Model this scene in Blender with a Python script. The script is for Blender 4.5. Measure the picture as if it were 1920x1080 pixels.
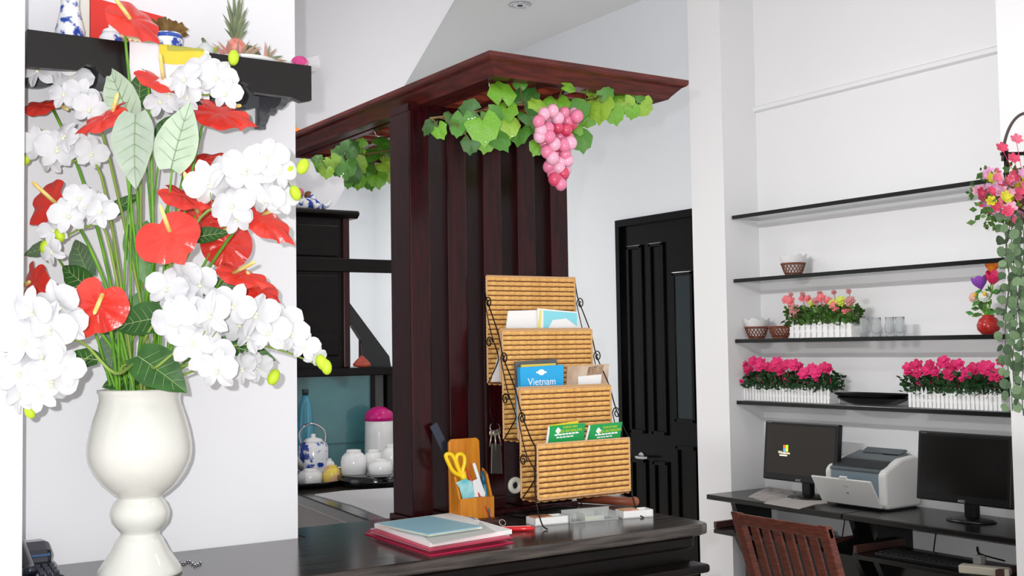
import bpy, math, random
import numpy as np
from mathutils import Vector, Matrix
random.seed(11)
for o in list(bpy.data.objects): bpy.data.objects.remove(o)
S = bpy.context.scene
COL = S.collection
# ------------------------------------------------------------------ camera
YAW, PIT, ROL, FOC = math.radians(33.346), math.radians(2.894), math.radians(-0.905), 2150.5
CAM = Vector((0, 0, 1.52))
FW = Vector((math.sin(YAW)*math.cos(PIT), math.cos(YAW)*math.cos(PIT), math.sin(PIT)))
_r = Vector((math.cos(YAW), -math.sin(YAW), 0)); _u = _r.cross(FW)
RT = _r*math.cos(ROL) + _u*math.sin(ROL)
UP = -_r*math.sin(ROL) + _u*math.cos(ROL)
TO = -FW
cd = bpy.data.cameras.new('camera'); cam = bpy.data.objects.new('camera', cd); COL.objects.link(cam)
cd.sensor_width = 36; cd.lens = FOC/1920*36; cd.clip_start = .05
cam.matrix_world = Matrix(((RT.x, UP.x, TO.x, CAM.x), (RT.y, UP.y, TO.y, CAM.y), (RT.z, UP.z, TO.z, CAM.z), (0, 0, 0, 1)))
S.camera = cam
def ray(x, y): return RT*((x-960)/FOC) - UP*((y-540)/FOC) + FW
def PL(x, y, ax, val):
    d = ray(x, y); return CAM + d*((val-CAM[ax])/d[ax])
def DP(x, y, dep): return CAM + ray(x, y)*dep
# ------------------------------------------------------------------ light
S.view_settings.view_transform = 'Standard'; S.view_settings.look = 'None'
S.view_settings.gamma = 1; S.view_settings.use_curve_mapping = False
S.view_settings.exposure = 0.28
w = bpy.data.worlds.new('world'); S.world = w; w.use_nodes = True
w.node_tree.nodes['Background'].inputs[0].default_value = (1, .985, .97, 1)
w.node_tree.nodes['Background'].inputs[1].default_value = 0.95
def lamp(name, typ, loc, power, size=.03, col=(1, 1, 1)):
    l = bpy.data.lights.new(name, typ); l.energy = power; l.color = col
    if typ in ('POINT', 'SPOT'): l.shadow_soft_size = size
    o = bpy.data.objects.new(name, l); o.location = loc; COL.objects.link(o); return o
# the camera's own flash, just up and left of the lens
lamp('camera_flash', 'POINT', CAM - RT*.065 + UP*.055 - FW*.02, 138, .012)
CEIL = 3.53
# ------------------------------------------------------------------ materials
def lin(c):
    return tuple((v/255/12.92 if v/255 <= .04045 else ((v/255+.055)/1.055)**2.4) for v in c)
MATS = {}
def M(name, col=(200, 200, 200), rough=.5, metal=0, spec=.5, col2=None, scale=12, stretch=None, bump=0, bscale=None,
      trans=0, coat=0, alpha=1, emit=0, sss=0, detail=4, lo=.35, hi=.65, ior=1.45, coord='Object'):
    if name in MATS: return MATS[name]
    m = bpy.data.materials.new(name); m.use_nodes = True; nt = m.node_tree; b = nt.nodes['Principled BSDF']
    c = (*lin(col), 1)
    b.inputs['Base Color'].default_value = c; b.inputs['Roughness'].default_value = rough
    b.inputs['Metallic'].default_value = metal; b.inputs['Specular IOR Level'].default_value = spec
    b.inputs['Transmission Weight'].default_value = trans; b.inputs['Coat Weight'].default_value = coat
    b.inputs['Alpha'].default_value = alpha; b.inputs['IOR'].default_value = ior
    if sss:
        b.inputs['Subsurface Weight'].default_value = sss; b.inputs['Subsurface Radius'].default_value = (.01, .008, .006)
    if emit:
        b.inputs['Emission Color'].default_value = c; b.inputs['Emission Strength'].default_value = emit
    if col2 or bump:
        tc = nt.nodes.new('ShaderNodeTexCoord'); mp = nt.nodes.new('ShaderNodeMapping')
        nt.links.new(tc.outputs[coord], mp.inputs[0])
        if stretch: mp.inputs['Scale'].default_value = stretch
        no = nt.nodes.new('ShaderNodeTexNoise'); no.inputs['Scale'].default_value = scale; no.inputs['Detail'].default_value = detail
        nt.links.new(mp.outputs[0], no.inputs[0])
        if col2:
            rp = nt.nodes.new('ShaderNodeValToRGB'); rp.color_ramp.elements[0].position = lo; rp.color_ramp.elements[1].position = hi
            rp.color_ramp.elements[0].color = c; rp.color_ramp.elements[1].color = (*lin(col2), 1)
            nt.links.new(no.outputs[0], rp.inputs[0]); nt.links.new(rp.outputs[0], b.inputs['Base Color'])
        if bump:
            n2 = no
            if bscale:
                n2 = nt.nodes.new('ShaderNodeTexNoise'); n2.inputs['Scale'].default_value = bscale; nt.links.new(mp.outputs[0], n2.inputs[0])
            bp = nt.nodes.new('ShaderNodeBump'); bp.inputs['Strength'].default_value = bump; bp.inputs['Distance'].default_value = .01
            nt.links.new(n2.outputs[0], bp.inputs['Height']); nt.links.new(bp.outputs[0], b.inputs['Normal'])
    MATS[name] = m; return m
wallm = M('white_wall_paint', (232, 232, 236), .75, bump=.03, scale=60, spec=.2)
wallb = M('pale_grey_wall', (220, 224, 229), .8, bump=.03, scale=60, spec=.2)  # a little greyer and bluer than the other walls
wallr = M('white_alcove_paint', (234, 234, 236), .75, bump=.03, scale=60, spec=.2)
ceilm = M('ceiling_paint', (226, 228, 230), .85, bump=.02, scale=50, spec=.2)
floorm = M('floor_tile', (196, 190, 182), .35, col2=(180, 174, 166), scale=3)
woodk = M('black_stained_wood', (9, 6, 6), .3, col2=(20, 13, 13), scale=6, stretch=(2, 14, 14), spec=.18)
countm = M('counter_wood', (22, 19, 18), .17, col2=(74, 66, 62), scale=5, stretch=(1.2, 16, 16), spec=.6, detail=8)
finm = M('mahogany_fin', (52, 9, 14), .2, col2=(31, 7, 10), scale=9, stretch=(8, 8, .8), spec=.3)
canm = M('mahogany_canopy', (96, 36, 29), .33, col2=(64, 22, 20), scale=7, stretch=(2, 2, 20), spec=.5)
slatm = M('mahogany_slat', (150, 68, 46), .4, col2=(112, 46, 34), scale=10, stretch=(2, 12, 12))
blackm = M('black_lacquer', (12, 12, 13), .22, spec=.5)
doorm = M('black_door_gloss', (7, 6, 6), .2, spec=.2)
deskm = M('black_desk_laminate', (16, 15, 16), .25, col2=(24, 22, 22), scale=8, stretch=(12, 1, 12))
plasblk = M('black_plastic', (14, 14, 16), .3)
cerm = M('white_glazed_ceramic', (216, 216, 210), .12, coat=.3, spec=.5)
chinaw = M('white_china', (240, 240, 240), .15)
bluew = M('blue_and_white_china', (238, 240, 244), .15, col2=(32, 66, 160), scale=34, lo=.5, hi=.58, detail=3)
petalm = M('white_silk_petal', (212, 212, 216), .7, bump=.15, scale=70, spec=.2)
lipm = M('pale_yellow_lip', (240, 240, 208), .6)
budm = M('lime_bud', (186, 214, 48), .5)
stemm = M('green_stem', (118, 178, 48), .42, col2=(84, 142, 40), scale=20)
stemd = M('orchid_stem_green', (132, 158, 70), .5)
redm = M('red_anthurium', (222, 60, 46), .28, col2=(206, 46, 38), scale=14, bump=.25, bscale=60, coat=.3)
spadm = M('yellow_spadix', (232, 196, 96), .6, col2=(236, 220, 150), scale=60, bump=.3)
chrome = M('chrome', (200, 200, 205), .15, metal=1)
wirem = M('black_wire', (28, 26, 26), .4, metal=.6)
paperw = M('white_paper', (238, 238, 238), .7)
glassm = M('clear_glass', (245, 250, 250), .03, trans=1, ior=1.3)
# ------------------------------------------------------------------ mesh builder
class MB:
    def __init__(s): s.v = []; s.f = []
    def add(s, vs, fs):
        n = len(s.v); s.v += [Vector(v) for v in vs]; s.f += [tuple(i+n for i in f) for f in fs]; return s
    def box(s, x0, x1, y0, y1, z0, z1):
        return s.add([(x0, y0, z0), (x1, y0, z0), (x1, y1, z0), (x0, y1, z0), (x0, y0, z1), (x1, y0, z1), (x1, y1, z1), (x0, y1, z1)],
                     [(3, 2, 1, 0), (4, 5, 6, 7), (0, 1, 5, 4), (1, 2, 6, 5), (2, 3, 7, 6), (3, 0, 4, 7)])
    def obox(s, c, size, mat):
        b = MB().box(*[k for a in size for k in (-a/2, a/2)])
        return s.add([Vector(c) + mat @ v for v in b.v], b.f)
    def pbox(s, o, e1, e2, e3):
        o, e1, e2, e3 = map(Vector, (o, e1, e2, e3))
        vs = [o, o+e1, o+e1+e2, o+e2]; vs += [v+e3 for v in vs]
        return s.add(vs, [(3, 2, 1, 0), (4, 5, 6, 7), (0, 1, 5, 4), (1, 2, 6, 5), (2, 3, 7, 6), (3, 0, 4, 7)])
    def prism(s, poly, ax, a, b):
        def mk(p, t):
            q = [p[0], p[1]]; q.insert(ax, t); return q
        n = len(poly); vs = [mk(p, a) for p in poly] + [mk(p, b) for p in poly]
        return s.add(vs, [tuple(range(n))[::-1], tuple(range(n, 2*n))] + [(i, (i+1) % n, n+(i+1) % n, n+i) for i in range(n)])
    def tube(s, pts, r, n=8, cap=True):
        pts = [Vector(p) for p in pts]; m = len(pts)
        rr = list(r) if hasattr(r, '__len__') else [r]*m
        if len(rr) != m: rr = [rr[0]+(rr[-1]-rr[0])*i/(m-1) for i in range(m)]
        t0 = (pts[1]-pts[0]).normalized()
        a = t0.orthogonal().normalized(); vs = []
        for i, p in enumerate(pts):
            t = (pts[min(i+1, m-1)]-pts[max(i-1, 0)])
            t = t.normalized() if t.length > 1e-9 else t0
            a = (a - t*a.dot(t)); a = a.normalized() if a.length > 1e-6 else t.orthogonal().normalized()
            b = t.cross(a)
            for k in range(n):
                an = 2*math.pi*k/n; vs.append(p + (a*math.cos(an)+b*math.sin(an))*rr[i])
        fs = [(i*n+k, i*n+(k+1) % n, (i+1)*n+(k+1) % n, (i+1)*n+k) for i in range(m-1) for k in range(n)]
        if cap: fs += [tuple(range(n))[::-1], tuple(range((m-1)*n, m*n))]
        return s.add(vs, fs)
    def lathe(s, prof, c=(0, 0, 0), n=32, sx=1, sy=1):
        c = Vector(c); vs = []; m = len(prof)
        for r, z in prof:
            for k in range(n):
                a = 2*math.pi*k/n; vs.append(c+Vector((r*sx*math.cos(a), r*sy*math.sin(a), z)))
        fs = [(i*n+k, i*n+(k+1) % n, (i+1)*n+(k+1) % n, (i+1)*n+k) for i in range(m-1) for k in range(n)]
        if prof[0][0] > 1e-5: fs.append(tuple(range(n))[::-1])
        if prof[-1][0] > 1e-5: fs.append(tuple(range((m-1)*n, m*n)))
        return s.add(vs, fs)
    def ball(s, c, r, nu=12, nv=8, sc=(1, 1, 1), mat=None):
        vs = []; c = Vector(c)
        for j in range(nv+1):
            th = math.pi*j/nv
            for k in range(nu):
                a = 2*math.pi*k/nu
                p = Vector((r*sc[0]*math.sin(th)*math.cos(a), r*sc[1]*math.sin(th)*math.sin(a), -r*sc[2]*math.cos(th)))
                vs.append(c+(mat @ p if mat else p))
        return s.add(vs, [(j*nu+k, j*nu+(k+1) % nu, (j+1)*nu+(k+1) % nu, (j+1)*nu+k) for j in range(nv) for k in range(nu)])
    def grid(s, fn, nu, nv):
        vs = [fn(i/nu, j/nv) for j in range(nv+1) for i in range(nu+1)]
        return s.add(vs, [(j*(nu+1)+i, j*(nu+1)+i+1, (j+1)*(nu+1)+i+1, (j+1)*(nu+1)+i) for j in range(nv) for i in range(nu)])
    def xf(s, mat): s.v = [mat @ v for v in s.v]; return s
    def mesh(s, name, m, smooth=False, off=Vector()):
        me = bpy.data.meshes.new(name); me.from_pydata([v-off for v in s.v], [], s.f)
        if m: me.materials.append(m)
        if smooth: me.shade_smooth()
        me.update(); return me
ORG = {}
def setp(o, label=None, cat=None, group=None, kind=None):
    if label: o['label'] = label
    if cat: o['category'] = cat
    if group: o['group'] = group
    if kind: o['kind'] = kind
    return o
def link(name, data, parent=None, org=Vector()):
    o = bpy.data.objects.new(name, data); COL.objects.link(o)
    ORG[o] = org
    if parent: o.parent = parent
    return o
def thing(name, label, cat, loc, group=None):
    o = link(name, None, None, Vector(loc)); o.location = loc; o.empty_display_size = .05
    return setp(o, label, cat, group)
def part(name, mb, m, parent, smooth=False, bevel=0, label=None, kind=None):
    off = ORG[parent]
    o = link(name, mb.mesh(name, m, smooth, off), parent, off)
    if bevel: bev(o, bevel)
    return setp(o, label, kind=kind)
def bev(o, w, seg=2):
    b = o.modifiers.new('bevel', 'BEVEL'); b.width = w; b.segments = seg; b.limit_method = 'ANGLE'; b.angle_limit = math.radians(40)
def solo(name, mb, m, label, cat, loc=None, group=None, smooth=False, bevel=0):
    if loc is None:
        loc = Vector(((min(v.x for v in mb.v)+max(v.x for v in mb.v))/2, (min(v.y for v in mb.v)+max(v.y for v in mb.v))/2, min(v.z for v in mb.v)))
    loc = Vector(loc)
    o = link(name, mb.mesh(name, m, smooth, loc), None, loc); o.location = loc
    if bevel: bev(o, bevel)
    return setp(o, label, cat, group)
def struct(name, mb, m, parent=None, bevel=0):
    o = link(name, mb.mesh(name, m), parent)
    if bevel: bev(o, bevel)
    if not parent: o['kind'] = 'structure'
    return o
def inst(name, me, parent, mat):
    o = link(name, me, parent, ORG[parent]); o.matrix_basis = mat; return o
def frame(p, z, y):
    z = Vector(z).normalized(); y = Vector(y); y = (y - z*y.dot(z)).normalized(); x = y.cross(z)
    return Matrix(((x.x, y.x, z.x, p[0]), (x.y, y.y, z.y, p[1]), (x.z, y.z, z.z, p[2]), (0, 0, 0, 1)))
def scl(m, s):
    return m @ Matrix.Diagonal((s[0], s[1], s[2], 1)) if hasattr(s, '__len__') else m @ Matrix.Scale(s, 4)
def bez(a, b, c, n=10):
    a, b, c = Vector(a), Vector(b), Vector(c)
    return [a*(1-t)**2 + b*2*t*(1-t) + c*t*t for t in [i/n for i in range(n+1)]]
def cat_(pts, n=4):
    pts = [Vector(p) for p in pts]; out = []
    for i in range(len(pts)-1):
        p0, p1, p2, p3 = pts[max(i-1, 0)], pts[i], pts[i+1], pts[min(i+2, len(pts)-1)]
        for k in range(n):
            t = k/n
            out.append(.5*((2*p1)+(p2-p0)*t+(2*p0-5*p1+4*p2-p3)*t*t+(3*p1-p0-3*p2+p3)*t**3))
    return out+[pts[-1]]
def cv(nx, ny):                                   # a direction given relative to the viewer's side of the room
    nz = math.sqrt(max(0.0, 1-nx*nx-ny*ny)); return (RT*nx+UP*ny+TO*nz).normalized()
def text(name, body, size, m, parent, mat, extrude=.0002, align='CENTER'):
    cu = bpy.data.curves.new(name, 'FONT'); cu.body = body; cu.size = size; cu.align_x = align; cu.extrude = extrude; cu.resolution_u = 3
    t = bpy.data.objects.new('t', cu); COL.objects.link(t)
    bpy.context.view_layer.update()
    me = bpy.data.meshes.new_from_object(t.evaluated_get(bpy.context.evaluated_depsgraph_get()))
    bpy.data.objects.remove(t); me.materials.clear(); me.materials.append(m)
    return inst(name, me, parent, Matrix.Translation(-ORG[parent]) @ mat)
X_, Y_, Z_ = Vector((1, 0, 0)), Vector((0, 1, 0)), Vector((0, 0, 1))
FX = lambda p: frame(p, -X_, Z_)                  # lettering on a face that looks towards -X
FY = lambda p: frame(p, -Y_, Z_)                  # lettering on a face that looks towards -Y

# ================================================================== SETTING
struct('floor', MB().box(-3, 4.6, -2.5, 8.7, -.1, 0), floorm)
struct('ceiling', MB().box(-3, 4.6, -2.5, 8.7, CEIL, CEIL+.1), ceilm)
struct('wall_back', MB().box(-3, 4.3, 8.6, 8.7, 0, CEIL), wallb)
WLX = PL(44, 540, 1, 2.45).x
struct('wall_left', MB().box(-3, WLX, 2.45, 2.72, 0, CEIL), wallm)
struct('wall_pillar', MB().box(-3, 1.137, 2.72, 3.02, 0, CEIL), wallm)
struct('added_beam', MB().box(.8, 1.137, 3.02, 4.7, 2.62, CEIL), wallm)  # unseen beam added to carry the tube light
# right side wall: stretch with the door, pilaster, alcove, near pilaster
struct('wall_right', MB().box(4.30, 4.6, 4.66, 4.668, 0, CEIL).box(4.30, 4.6, 4.668, 5.38, 2.26, CEIL).box(4.30, 4.6, 5.38, 8.6, 0, CEIL), wallb)
struct('wall_pilaster', MB().box(4.25, 4.6, 4.41, 4.66, 0, CEIL), wallr)
struct('wall_alcove', MB().box(4.50, 4.6, 2.63, 4.41, 0, CEIL), wallr)
struct('wall_near', MB().box(4.0, 4.6, -2.5, 2.63, 0, CEIL), wallr)
a, b = PL(1422, 207, 0, 4.5), PL(1862, 103, 0, 4.5)
struct('trim_1', MB().prism([(4.5, 2.757), (4.478, 2.765), (4.478, 2.785), (4.5, 2.795)], 1, 2.63, 4.41), wallr)
# wall beneath the stairs, cut on the slant, at the back left
def stair_x(z):
    p, q = PL(852, 0, 1, 4.7), PL(627, 386, 1, 4.7); return q.x+(z-q.z)*(p.x-q.x)/(p.z-q.z)
struct('wall_stair', MB().prism([(-1.5, 0), (.9, 0), (.9, 1.0), (stair_x(1.0), 1.0), (stair_x(CEIL), CEIL), (-1.5, CEIL)], 1, 4.7, 4.82), wallm)
# recessed ceiling downlights; the lit ones are added out of view for fill
def downlight(p, label, power=0):
    t = thing('downlight', label, 'ceiling light', p, 'recessed ceiling downlights')
    part('trim_ring', MB().lathe([(.062, 0), (.066, -.006), (.05, -.012), (.046, -.004)], p, 24), chrome, t, True)
    part('lens', MB().lathe([(.046, -.003), (.04, -.006), (.0, -.008)], p, 20), M('frosted_lamp_glass', (235, 238, 240), .3), t, True)
    part('bulb', MB().lathe([(.018, -.007), (.016, -.012), (0, -.014)], p, 12), M('lamp_dark', (70, 72, 76), .3), t, True)
    if power:
        l = lamp('added_fill_spot', 'SPOT', (0, 0, -.03), power, .05, (1, .97, .93)); l.data.spot_size = math.radians(168); l.data.spot_blend = 1; l.parent = t
dl = PL(975, 8, 2, CEIL)
downlight(dl, 'small round chrome-rimmed downlight set in the grey ceiling')
for x, y, w_, lab in ((2.9, 3.3, 14, 'added fill downlight over the computer desks'), (2.9, 1.4, 14, 'added fill downlight over the lobby floor by the near wall'),
                      (1.6, 6.4, 170, 'added fill downlight in the back room behind the stair wall'), (3.0, 7.2, 170, 'added fill downlight in the back room near the far wall'), (.45, 3.9, 16, 'added fill downlight in the passage behind the pillar')):
    downlight(Vector((x, y, CEIL)), lab, w_)
# tube light added out of view behind the pillar to brighten the right wall
t = thing('added_tube_light', 'added white fluorescent tube, unseen behind the pillar', 'lamp', (1.14, 3.25, 2.75))
part('housing', MB().box(1.1375, 1.165, 2.85, 3.65, 2.72, 2.78), M('lamp_white', (236, 236, 236), .4), t, bevel=.004)
part('tube', MB().tube([(1.185, 2.87, 2.75), (1.185, 3.63, 2.75)], .014, 12), M('lit_tube', (255, 252, 246), .4, emit=3), t, True)
for y in (2.865, 3.625): part('holder', MB().box(1.165, 1.2, y, y+.012, 2.73, 2.77), M('lamp_white', (236, 236, 236), .4), t)
l = lamp('added_tube_lamp', 'AREA', (0.075, 0, 0), 16, col=(1, .985, .965)); l.data.shape = 'RECTANGLE'; l.data.size = .06; l.data.size_y = .76; l.data.spread = math.radians(126); l.rotation_euler = (0, math.radians(-76), 0); l.parent = t
# ---- door
door = struct('door_1', MB().box(4.285, 4.40, 4.668, 4.70, 0, 2.26).box(4.285, 4.40, 5.345, 5.38, 0, 2.26).box(4.285, 4.40, 4.70, 5.345, 2.22, 2.26), doorm)
lf = struct('door_leaf', MB().box(4.315, 4.36, 4.70, 5.345, 0, 2.22), doorm, door)
def moulding(y0, y1, z0, z1):
    w = .022; m = MB()
    for q in ((y0, y1, z0, z0+w), (y0, y1, z1-w, z1), (y0, y0+w, z0, z1), (y1-w, y1, z0, z1)): m.box(4.299, 4.315, *q)
    return m
for y0, y1, z0, z1 in ((5.16, 5.30, 1.0, 2.1), (4.97, 5.10, 1.0, 2.1), (5.16, 5.30, .15, .85), (4.97, 5.10, .15, .85), (4.73, 4.90, 1.08, 1.92), (4.73, 4.90, .15, .95)):
    o = struct('panel_moulding', moulding(y0, y1, z0, z1), doorm, lf, .004)
struct('glass_pane', MB().box(4.306, 4.315, 4.752, 4.878, 1.10, 1.90), M('dark_teal_glass', (14, 30, 32), .06), lf)
hp = PL(1205, 857, 0, 4.30)
struct('door_handle', MB().tube([(4.315, hp.y+.02, hp.z), (4.27, hp.y+.02, hp.z), (4.262, hp.y-.02, hp.z), (4.262, hp.y-.09, hp.z+.004)], [.011, .009, .009, .007], 10)
       .tube([(4.314, hp.y+.02, hp.z), (4.306, hp.y+.02, hp.z)], .026, 14), chrome, lf)
# ================================================================== COUNTER
t = thing('reception_counter', 'long black polished wood reception counter carrying the white vase and wicker rack', 'counter', (1.1, 2.55, 0))
part('counter_top', MB().prism([(.46, 2.25), (2.06, 2.25), (2.09, 2.262), (2.10, 2.29), (2.10, 2.87), (1.15, 2.87), (1.15, 2.715), (.46, 2.715)], 2, 1.02, 1.05), countm, t, bevel=.006)
part('edge_moulding', MB().prism([(.47, 2.27), (2.05, 2.27), (2.08, 2.3), (2.08, 2.85), (1.17, 2.85), (1.17, 2.70), (.47, 2.70)], 2, .985, 1.02), woodk, t, bevel=.008)
part('front_panel', MB().box(.47, 2.06, 2.30, 2.33, 0, .985), woodk, t)
part('end_panel', MB().box(2.03, 2.06, 2.33, 2.84, 0, .985), woodk, t)
part('back_panel', MB().box(1.18, 2.03, 2.81, 2.84, 0, .985), woodk, t)
part('ledge', MB().box(.47, 2.075, 2.235, 2.30, .925, .948), woodk, t, bevel=.008)
for k in range(4):
    x = .50+k*.39
    part('raised_panel', MB().box(x, x+.36, 2.288, 2.30, .15, .87), woodk, t, bevel=.01)
part('plinth', MB().box(.47, 2.07, 2.285, 2.30, 0, .1), woodk, t)
# ---- timber fin screen standing on the counter
FZ = 2.165
t = thing('timber_screen', 'screen of five upright dark mahogany boards standing on the counter', 'wood screen', (1.74, 2.79, 1.05))
part('head_rail', MB().box(1.470, 2.0, 2.735, 2.842, FZ, 2.1855), finm, t)
part('base_rail', MB().box(1.462, 2.012, 2.722, 2.855, 1.05, 1.066), finm, t, bevel=.003)
for k in range(5):
    x = 1.470+k*.1165
    part('upright_board', MB().box(x, x+.062, 2.73, 2.846, 1.066, FZ), finm, t, bevel=.003)
# ---- glass rack canopy above it
cx0, cy0, cx1, cy1 = 1.466, 2.310, 2.106, 3.75
t = thing('overhead_canopy', 'mahogany overhead rack with crown moulding resting on the board screen', 'overhead rack', (1.77, 3.0, FZ))
prof = [(.040, 2.184), (.034, 2.192), (.014, 2.213), (.004, 2.218), (0, 2.223), (0, 2.234), (.075, 2.234), (.075, 2.184)]
def mitre(ends):                                  # ends(p) gives the two end points of a moulding line set in by p
    n = len(prof); vs = [Vector((*ends(p)[0], z)) for p, z in prof]+[Vector((*ends(p)[1], z)) for p, z in prof]
    return MB().add(vs, [tuple(range(n)), tuple(range(2*n-1, n-1, -1))]+[(i, n+i, n+(i+1) % n, (i+1) % n) for i in range(n)])
part('front_fascia', mitre(lambda p: ((cx0+p, cy0+p), (cx1-p, cy0+p))), canm, t)
part('left_fascia', mitre(lambda p: ((cx0+p, cy0+p), (cx0+p, cy1-p))), canm, t)
part('right_fascia', mitre(lambda p: ((cx1-p, cy0+p), (cx1-p, cy1-p))), canm, t)
part('back_fascia', mitre(lambda p: ((cx0+p, cy1-p), (cx1-p, cy1-p))), canm, t)
part('top_board', MB().box(cx0+.075, cx1-.075, cy0+.075, cy1-.075, 2.226, 2.233), canm, t)
y = cy0+.1
while y < cy1-.09:
    part('cross_slat', MB().box(cx0+.075, cx1-.075, y, y+.02, 2.192, 2.226), slatm, t); y += .075
for k in range(5):
    x = cx0+.092+k*.105
    part('glass_rail', MB().box(x, x+.022, cy0+.075, cy1-.075, 2.186, 2.192), canm, t)
def hook(p):
    p = Vector(p); return MB().tube([p+Vector(q) for q in ((0, 0, .02), (0, 0, .0), (.004, -.004, -.012), (.012, -.008, -.014), (.016, -.01, -.006))], .0022, 6)
for px, py in ((945, 150), (825, 222), (1180, 176), (1055, 182), (703, 248)):
    q = PL(px, py, 2, 2.172); q.y = max(q.y, cy0+.09); part('hook', hook(q), chrome, t, True)
# ================================================================== BACK LEFT: service counter and hutch
SZ = 1.03
t = thing('service_counter', 'low dark service counter behind the board screen holding cups and trays', 'counter', (2.0, 3.6, 0))
part('counter_top', MB().prism([(1.452, 2.885), (2.35, 2.885), (2.55, 4.38), (1.615, 4.38)], 2, SZ-.035, SZ), countm, t, bevel=.004)
part('side_panel', MB().prism([(1.475, 2.90), (1.50, 2.90), (1.66, 4.36), (1.635, 4.36)], 2, 0, SZ-.035), M('grey_brown_panel', (104, 96, 94), .35), t)
part('back_panel', MB().box(1.66, 2.5, 4.33, 4.36, 0, SZ-.035), woodk, t)
cl = [PL(590, 929, 2, SZ), PL(645, 922, 2, SZ), PL(760, 915, 2, SZ), PL(790, 985, 2, SZ), PL(722, 972, 2, SZ), PL(660, 948, 2, SZ)]
solo('table_cloth', MB().prism([(p.x, p.y) for p in cl], 2, SZ+.0005, SZ+.004), M('white_cloth', (222, 222, 224), .85, bump=.4, scale=30), 'crumpled white cloth spread on the service counter', 'cloth')
HY = 4.40
def hx(px, py=500): return PL(px, py, 1, HY).x
def hz(px, py): return PL(px, py, 1, HY).z
zT, zS = hz(600, 398), hz(640, 690)
t = thing('wall_cabinet', 'tall dark wooden cabinet with moulded top behind the white pillar', 'cabinet', (hx(600), HY+.1, zS))
x0, x1 = 1.35, hx(657)
part('body', MB().box(x0, x1-.03, HY+.02, HY+.26, zS, zT-.01), woodk, t)
part('corner_post', MB().box(x1-.03, x1, HY+.005, HY+.26, zS, zT-.01), finm, t, bevel=.004)
part('top_board', MB().prism([(HY-.015, zT+.012), (HY-.025, zT+.004), (HY-.025, zT-.006), (HY-.005, zT-.02), (HY+.26, zT-.02), (HY+.26, zT+.012)], 0, x0, hx(670)), woodk, t)
part('door', MB().box(x0+.03, x1-.05, HY+.008, HY+.02, zS+.05, hz(600, 515)), woodk, t, bevel=.005)
part('upper_door', MB().box(x0+.03, x1-.05, HY+.008, HY+.02, hz(600, 480), zT-.05), woodk, t, bevel=.005)
part('cross_rail', MB().box(x0, hx(760), HY+.0, HY+.02, hz(690, 511), hz(690, 486)), woodk, t, bevel=.003)
p = [PL(656, 560, 1, HY), PL(662, 568, 1, HY), PL(736, 668, 1, HY), PL(740, 692, 1, HY), PL(684, 692, 1, HY), PL(684, 637, 1, HY), PL(668, 612, 1, HY), PL(656, 607, 1, HY)]
part('diagonal_brace', MB().prism([(q.x, q.z) for q in p], 1, HY+.03, HY+.06), M('black_brace', (16, 20, 22), .3), t)
t = thing('cabinet_base', 'dark framed lower cabinet with a teal glass front behind the cups', 'cabinet', (2.0, HY+.1, SZ))
part('top_shelf', MB().box(1.35, hx(775), HY-.03, HY+.27, hz(640, 705), zS), woodk, t, bevel=.003)
part('teal_pane', MB().box(1.4, hx(694), HY+.01, HY+.03, SZ, hz(640, 705)), M('teal_glass', (78, 132, 136), .12, col2=(64, 112, 118), scale=4, coat=.3), t)
for xa, xb in ((694, 703), (703, 722), (724, 736), (736, 775)):
    part('frame_post', MB().box(hx(xa), hx(xb)-.004, HY+(.0 if xa != 703 else .02), HY+.04, SZ, hz(640, 705)), woodk if xa != 703 else M('grey_post', (70, 72, 74), .4), t)
part('back_board', MB().box(1.4, hx(775), HY+.24, HY+.27, SZ, hz(640, 705)), woodk, t)
part('pane_seam', MB().box(1.4, hx(694), HY+.006, HY+.0095, hz(640, 833), hz(640, 830)), M('teal_seam', (60, 100, 104), .3), t)
# things on the cabinet top
def pot(name, label, cat, c, prof, m, n=28, group=None): return solo(name, MB().lathe(prof, c, n), m, label, cat, c, group, True)
zc = zT+.012
tp = PL(585, 385, 1, HY+.1); c = Vector((tp.x, tp.y, zc))
t = thing('teapot', 'small blue and white china teapot on top of the dark cabinet', 'teapot', c)
part('body', MB().lathe([(.03, 0), (.05, .012), (.052, .03), (.036, .05), (.02, .056)], c, 20), bluew, t, True)
part('lid', MB().lathe([(.022, .056), (.016, .066), (.005, .07), (.007, .078), (0, .082)], c, 14), bluew, t, True)
part('spout', MB().tube([c+Vector((.045, 0, .02)), c+Vector((.066, -.01, .03)), c+Vector((.078, -.014, .05))], [.012, .008, .006], 8), bluew, t, True)
c2 = Vector((PL(566, 380, 1, HY+.08).x, HY+.06, zc))
pot('china_jar', 'squat blue china jar beside the teapot on the dark cabinet', 'jar', c2, [(.026, 0), (.04, .01), (.042, .035), (.03, .05), (0, .054)], bluew)
def little_flower(p, r, m, up=Z_, n=5, seed=0):
    rnd = random.Random(seed); mb = MB(); p = Vector(p); fr = frame(p, up, Vector((rnd.random()-.5, rnd.random()-.5, .1)))
    for k in range(n):
        a = 2*math.pi*(k+rnd.random()*.2)/n; d = Vector((math.cos(a), math.sin(a), .35)); s_ = Vector((-math.sin(a), math.cos(a), 0))
        q = [Vector((0, 0, 0)), d*r*.5+s_*r*.42, d*r+s_*r*.2, d*r*.98-s_*r*.2, d*r*.5-s_*r*.42]
        mb.add([fr @ v for v in q], [(0, 1, 2, 3, 4)])
    return mb
t = thing('dried_posy', 'pink and brown dried flowers behind the blue jar on the cabinet', 'flowers', (c2.x+.03, HY+.16, zc))
fb = Vector((c2.x+.03, HY+.16, zc))
part('stem', MB().tube([fb, fb+Vector((0, 0, .075))], .004, 6), stemd, t)
part('pink_bloom', MB().ball(fb+Vector((-.014, -.02, .085)), .02, 8, 6), M('dusty_pink', (212, 110, 150), .7, bump=.6, scale=60), t, True)
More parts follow.
